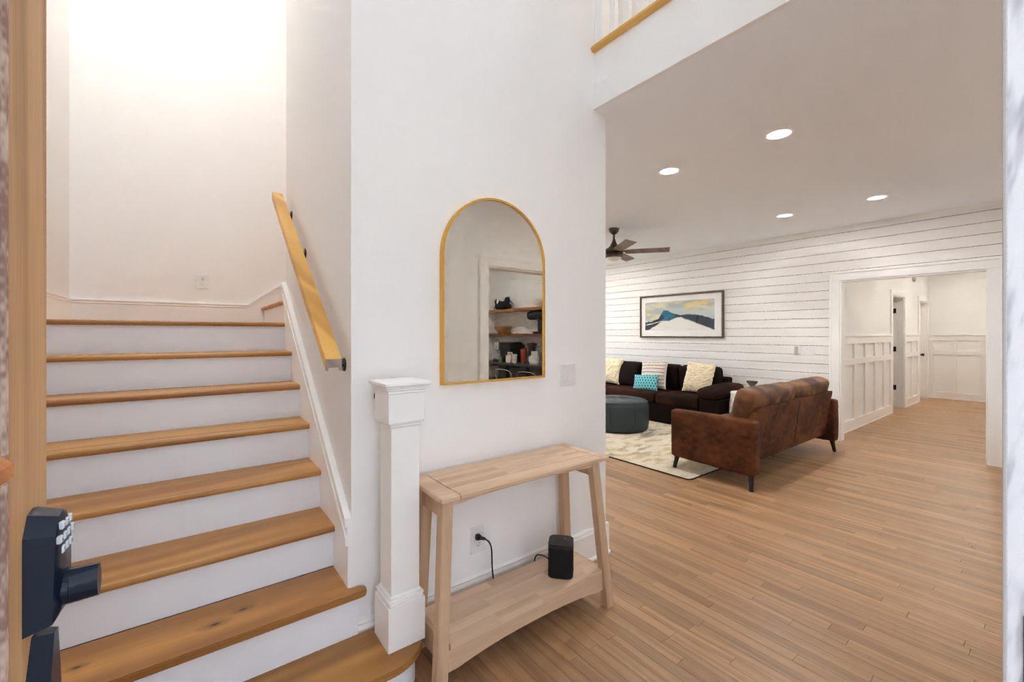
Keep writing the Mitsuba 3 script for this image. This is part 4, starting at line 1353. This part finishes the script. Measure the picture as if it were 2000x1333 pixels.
add(o + '__base', box(KX - .22, KX - .08, -1.60, -1.30, s2, s2 + .035, .012), 'black_satin')
add(o + '__column', box(KX - .19, KX - .11, -1.52, -1.34, s2 + .03, s2 + .24, .02), 'black_satin')
m = rbox(.13, .42, .135, .06, 6)
add(o + '__head', xf(m, at=(KX - .15, -1.56, s2 + .285)), 'black_satin', True)
o = thing('espresso_machine', 'black and chrome espresso machine on the counter', 'coffee machine')
add(o + '__body', box(KX - .34, KX - .06, -2.30, -2.02, CZ, CZ + .32, .015), 'black_satin')
add(o + '__head', box(KX - .36, KX - .10, -2.44, -2.30, CZ + .19, CZ + .32, .01), 'chrome')
add(o + '__group', cyl((KX - .22, -2.40, CZ + .19), (KX - .22, -2.40, CZ + .11), .03, .02), 'chrome', 30)
add(o + '__drip_tray', box(KX - .36, KX - .08, -2.46, -2.30, CZ, CZ + .04, .006), 'black_satin')
add(o + '__drip_grate', box(KX - .35, KX - .09, -2.45, -2.31, CZ + .04, CZ + .046), 'chrome')
o = thing('green_cup', 'small green cup beside the espresso machine', 'cup')
add(o, lathe([(0, 0), (.03, 0), (.04, .09), (.035, .09), (.028, .01), (0, .01)], 24, (KX - .385, -2.20, CZ)), 'ceramic_green', 40)
o = thing('glass_jar', 'jar filled with pink sachets on the counter', 'jar')
add(o + '__jar', lathe([(0, 0), (.055, 0), (.06, .01), (.06, .12), (.053, .12), (.053, .012), (0, .012)], 24, (KX - .37, -1.98, CZ)), 'ceramic_white', 40)
add(o + '__sachets', cat_(*[xf(box(-.02, .02, -.003, .003, 0, .11, .001), rx=random.uniform(-20, 20), ry=random.uniform(-15, 15), rz=random.uniform(0, 180), at=(KX - .35 + random.uniform(-.025, .025), -1.99 + random.uniform(-.025, .025), CZ + .06)) for _ in range(12)]), 'sugar_sachet')
o = thing('paper_cup', 'white cup with a grey base on the counter', 'cup')
add(o, lathe([(0, 0), (.036, 0), (.046, .14), (.041, .14), (.03, .01), (0, .01)], 24, (KX - .36, -1.86, CZ)), 'ceramic_white', 40)
o = thing('copper_canister', 'dark red canister on the counter behind the cups', 'canister')
add(o, lathe([(0, 0), (.05, 0), (.052, .21), (.045, .22), (0, .225)], 28, (KX - .20, -1.83, CZ)), 'copper_red', 40)
o = thing('coffee_grinder', 'dark steel coffee grinder on the counter', 'coffee grinder')
add(o + '__body', lathe([(0, 0), (.07, 0), (.065, .18), (.05, .22), (0, .22)], 28, (KX - .17, -1.66, CZ)), 'black_satin', 40)
add(o + '__hopper', lathe([(.05, .22), (.085, .31), (.08, .315), (0, .315)], 28, (KX - .17, -1.66, CZ)), 'frame_bronze', 40)
o = thing('white_pitcher', 'white pitcher holding pale sachets at the right of the counter', 'pitcher')
add(o + '__body', lathe([(0, 0), (.06, 0), (.075, .03), (.072, .13), (.066, .13), (.066, .03), (0, .015)], 28, (KX - .33, -1.42, CZ)), 'ceramic_white', 40)
add(o + '__handle', tube(spline([(KX - .33, -1.49, CZ + .11), (KX - .33, -1.54, CZ + .10), (KX - .33, -1.54, CZ + .05), (KX - .33, -1.49, CZ + .03)], 16), .008), 'ceramic_white', 40)
add(o + '__sachets', cat_(*[xf(box(-.022, .022, -.003, .003, 0, .12, .001), rx=random.uniform(-16, 16), ry=random.uniform(-12, 12), rz=random.uniform(0, 180), at=(KX - .33 + random.uniform(-.03, .03), -1.42 + random.uniform(-.03, .03), CZ + .08)) for _ in range(12)]), 'ceramic_white')
stools = ['black wire stool nearest the casing under the counter', 'middle black wire stool under the counter', 'right black wire stool under the counter']
for y, lb in zip((-2.25, -1.72, -1.15), stools):
    o = thing('wire_stool', lb, 'stool')
    sx = KX - .50
    add(o + '__seat', rbox(.34, .36, .03, .012, 4).apply_translation((sx, y, .62)), 'black_satin', True)
    for a in (-1, 1):
        for b in (-1, 1):
            add(o + '__leg', cyl((sx + a * .13, y + b * .14, .61), (sx + a * .19, y + b * .20, 0), .008, n=10), 'black_satin', 40)
    add(o + '__back', tube(spline([(sx - .15, y - .17, .62), (sx - .20, y - .18, .80), (sx - .20, y, .82), (sx - .20, y + .18, .80), (sx - .15, y + .17, .62)], 30), .006), 'chrome', 40)
    add(o + '__foot_ring', tube([(sx + .17 * math.cos(t) * 1.1, y + .19 * math.sin(t) * 1.1, .22) for t in np.linspace(0, 2 * math.pi, 25)], .006, 8), 'black_satin', 40)
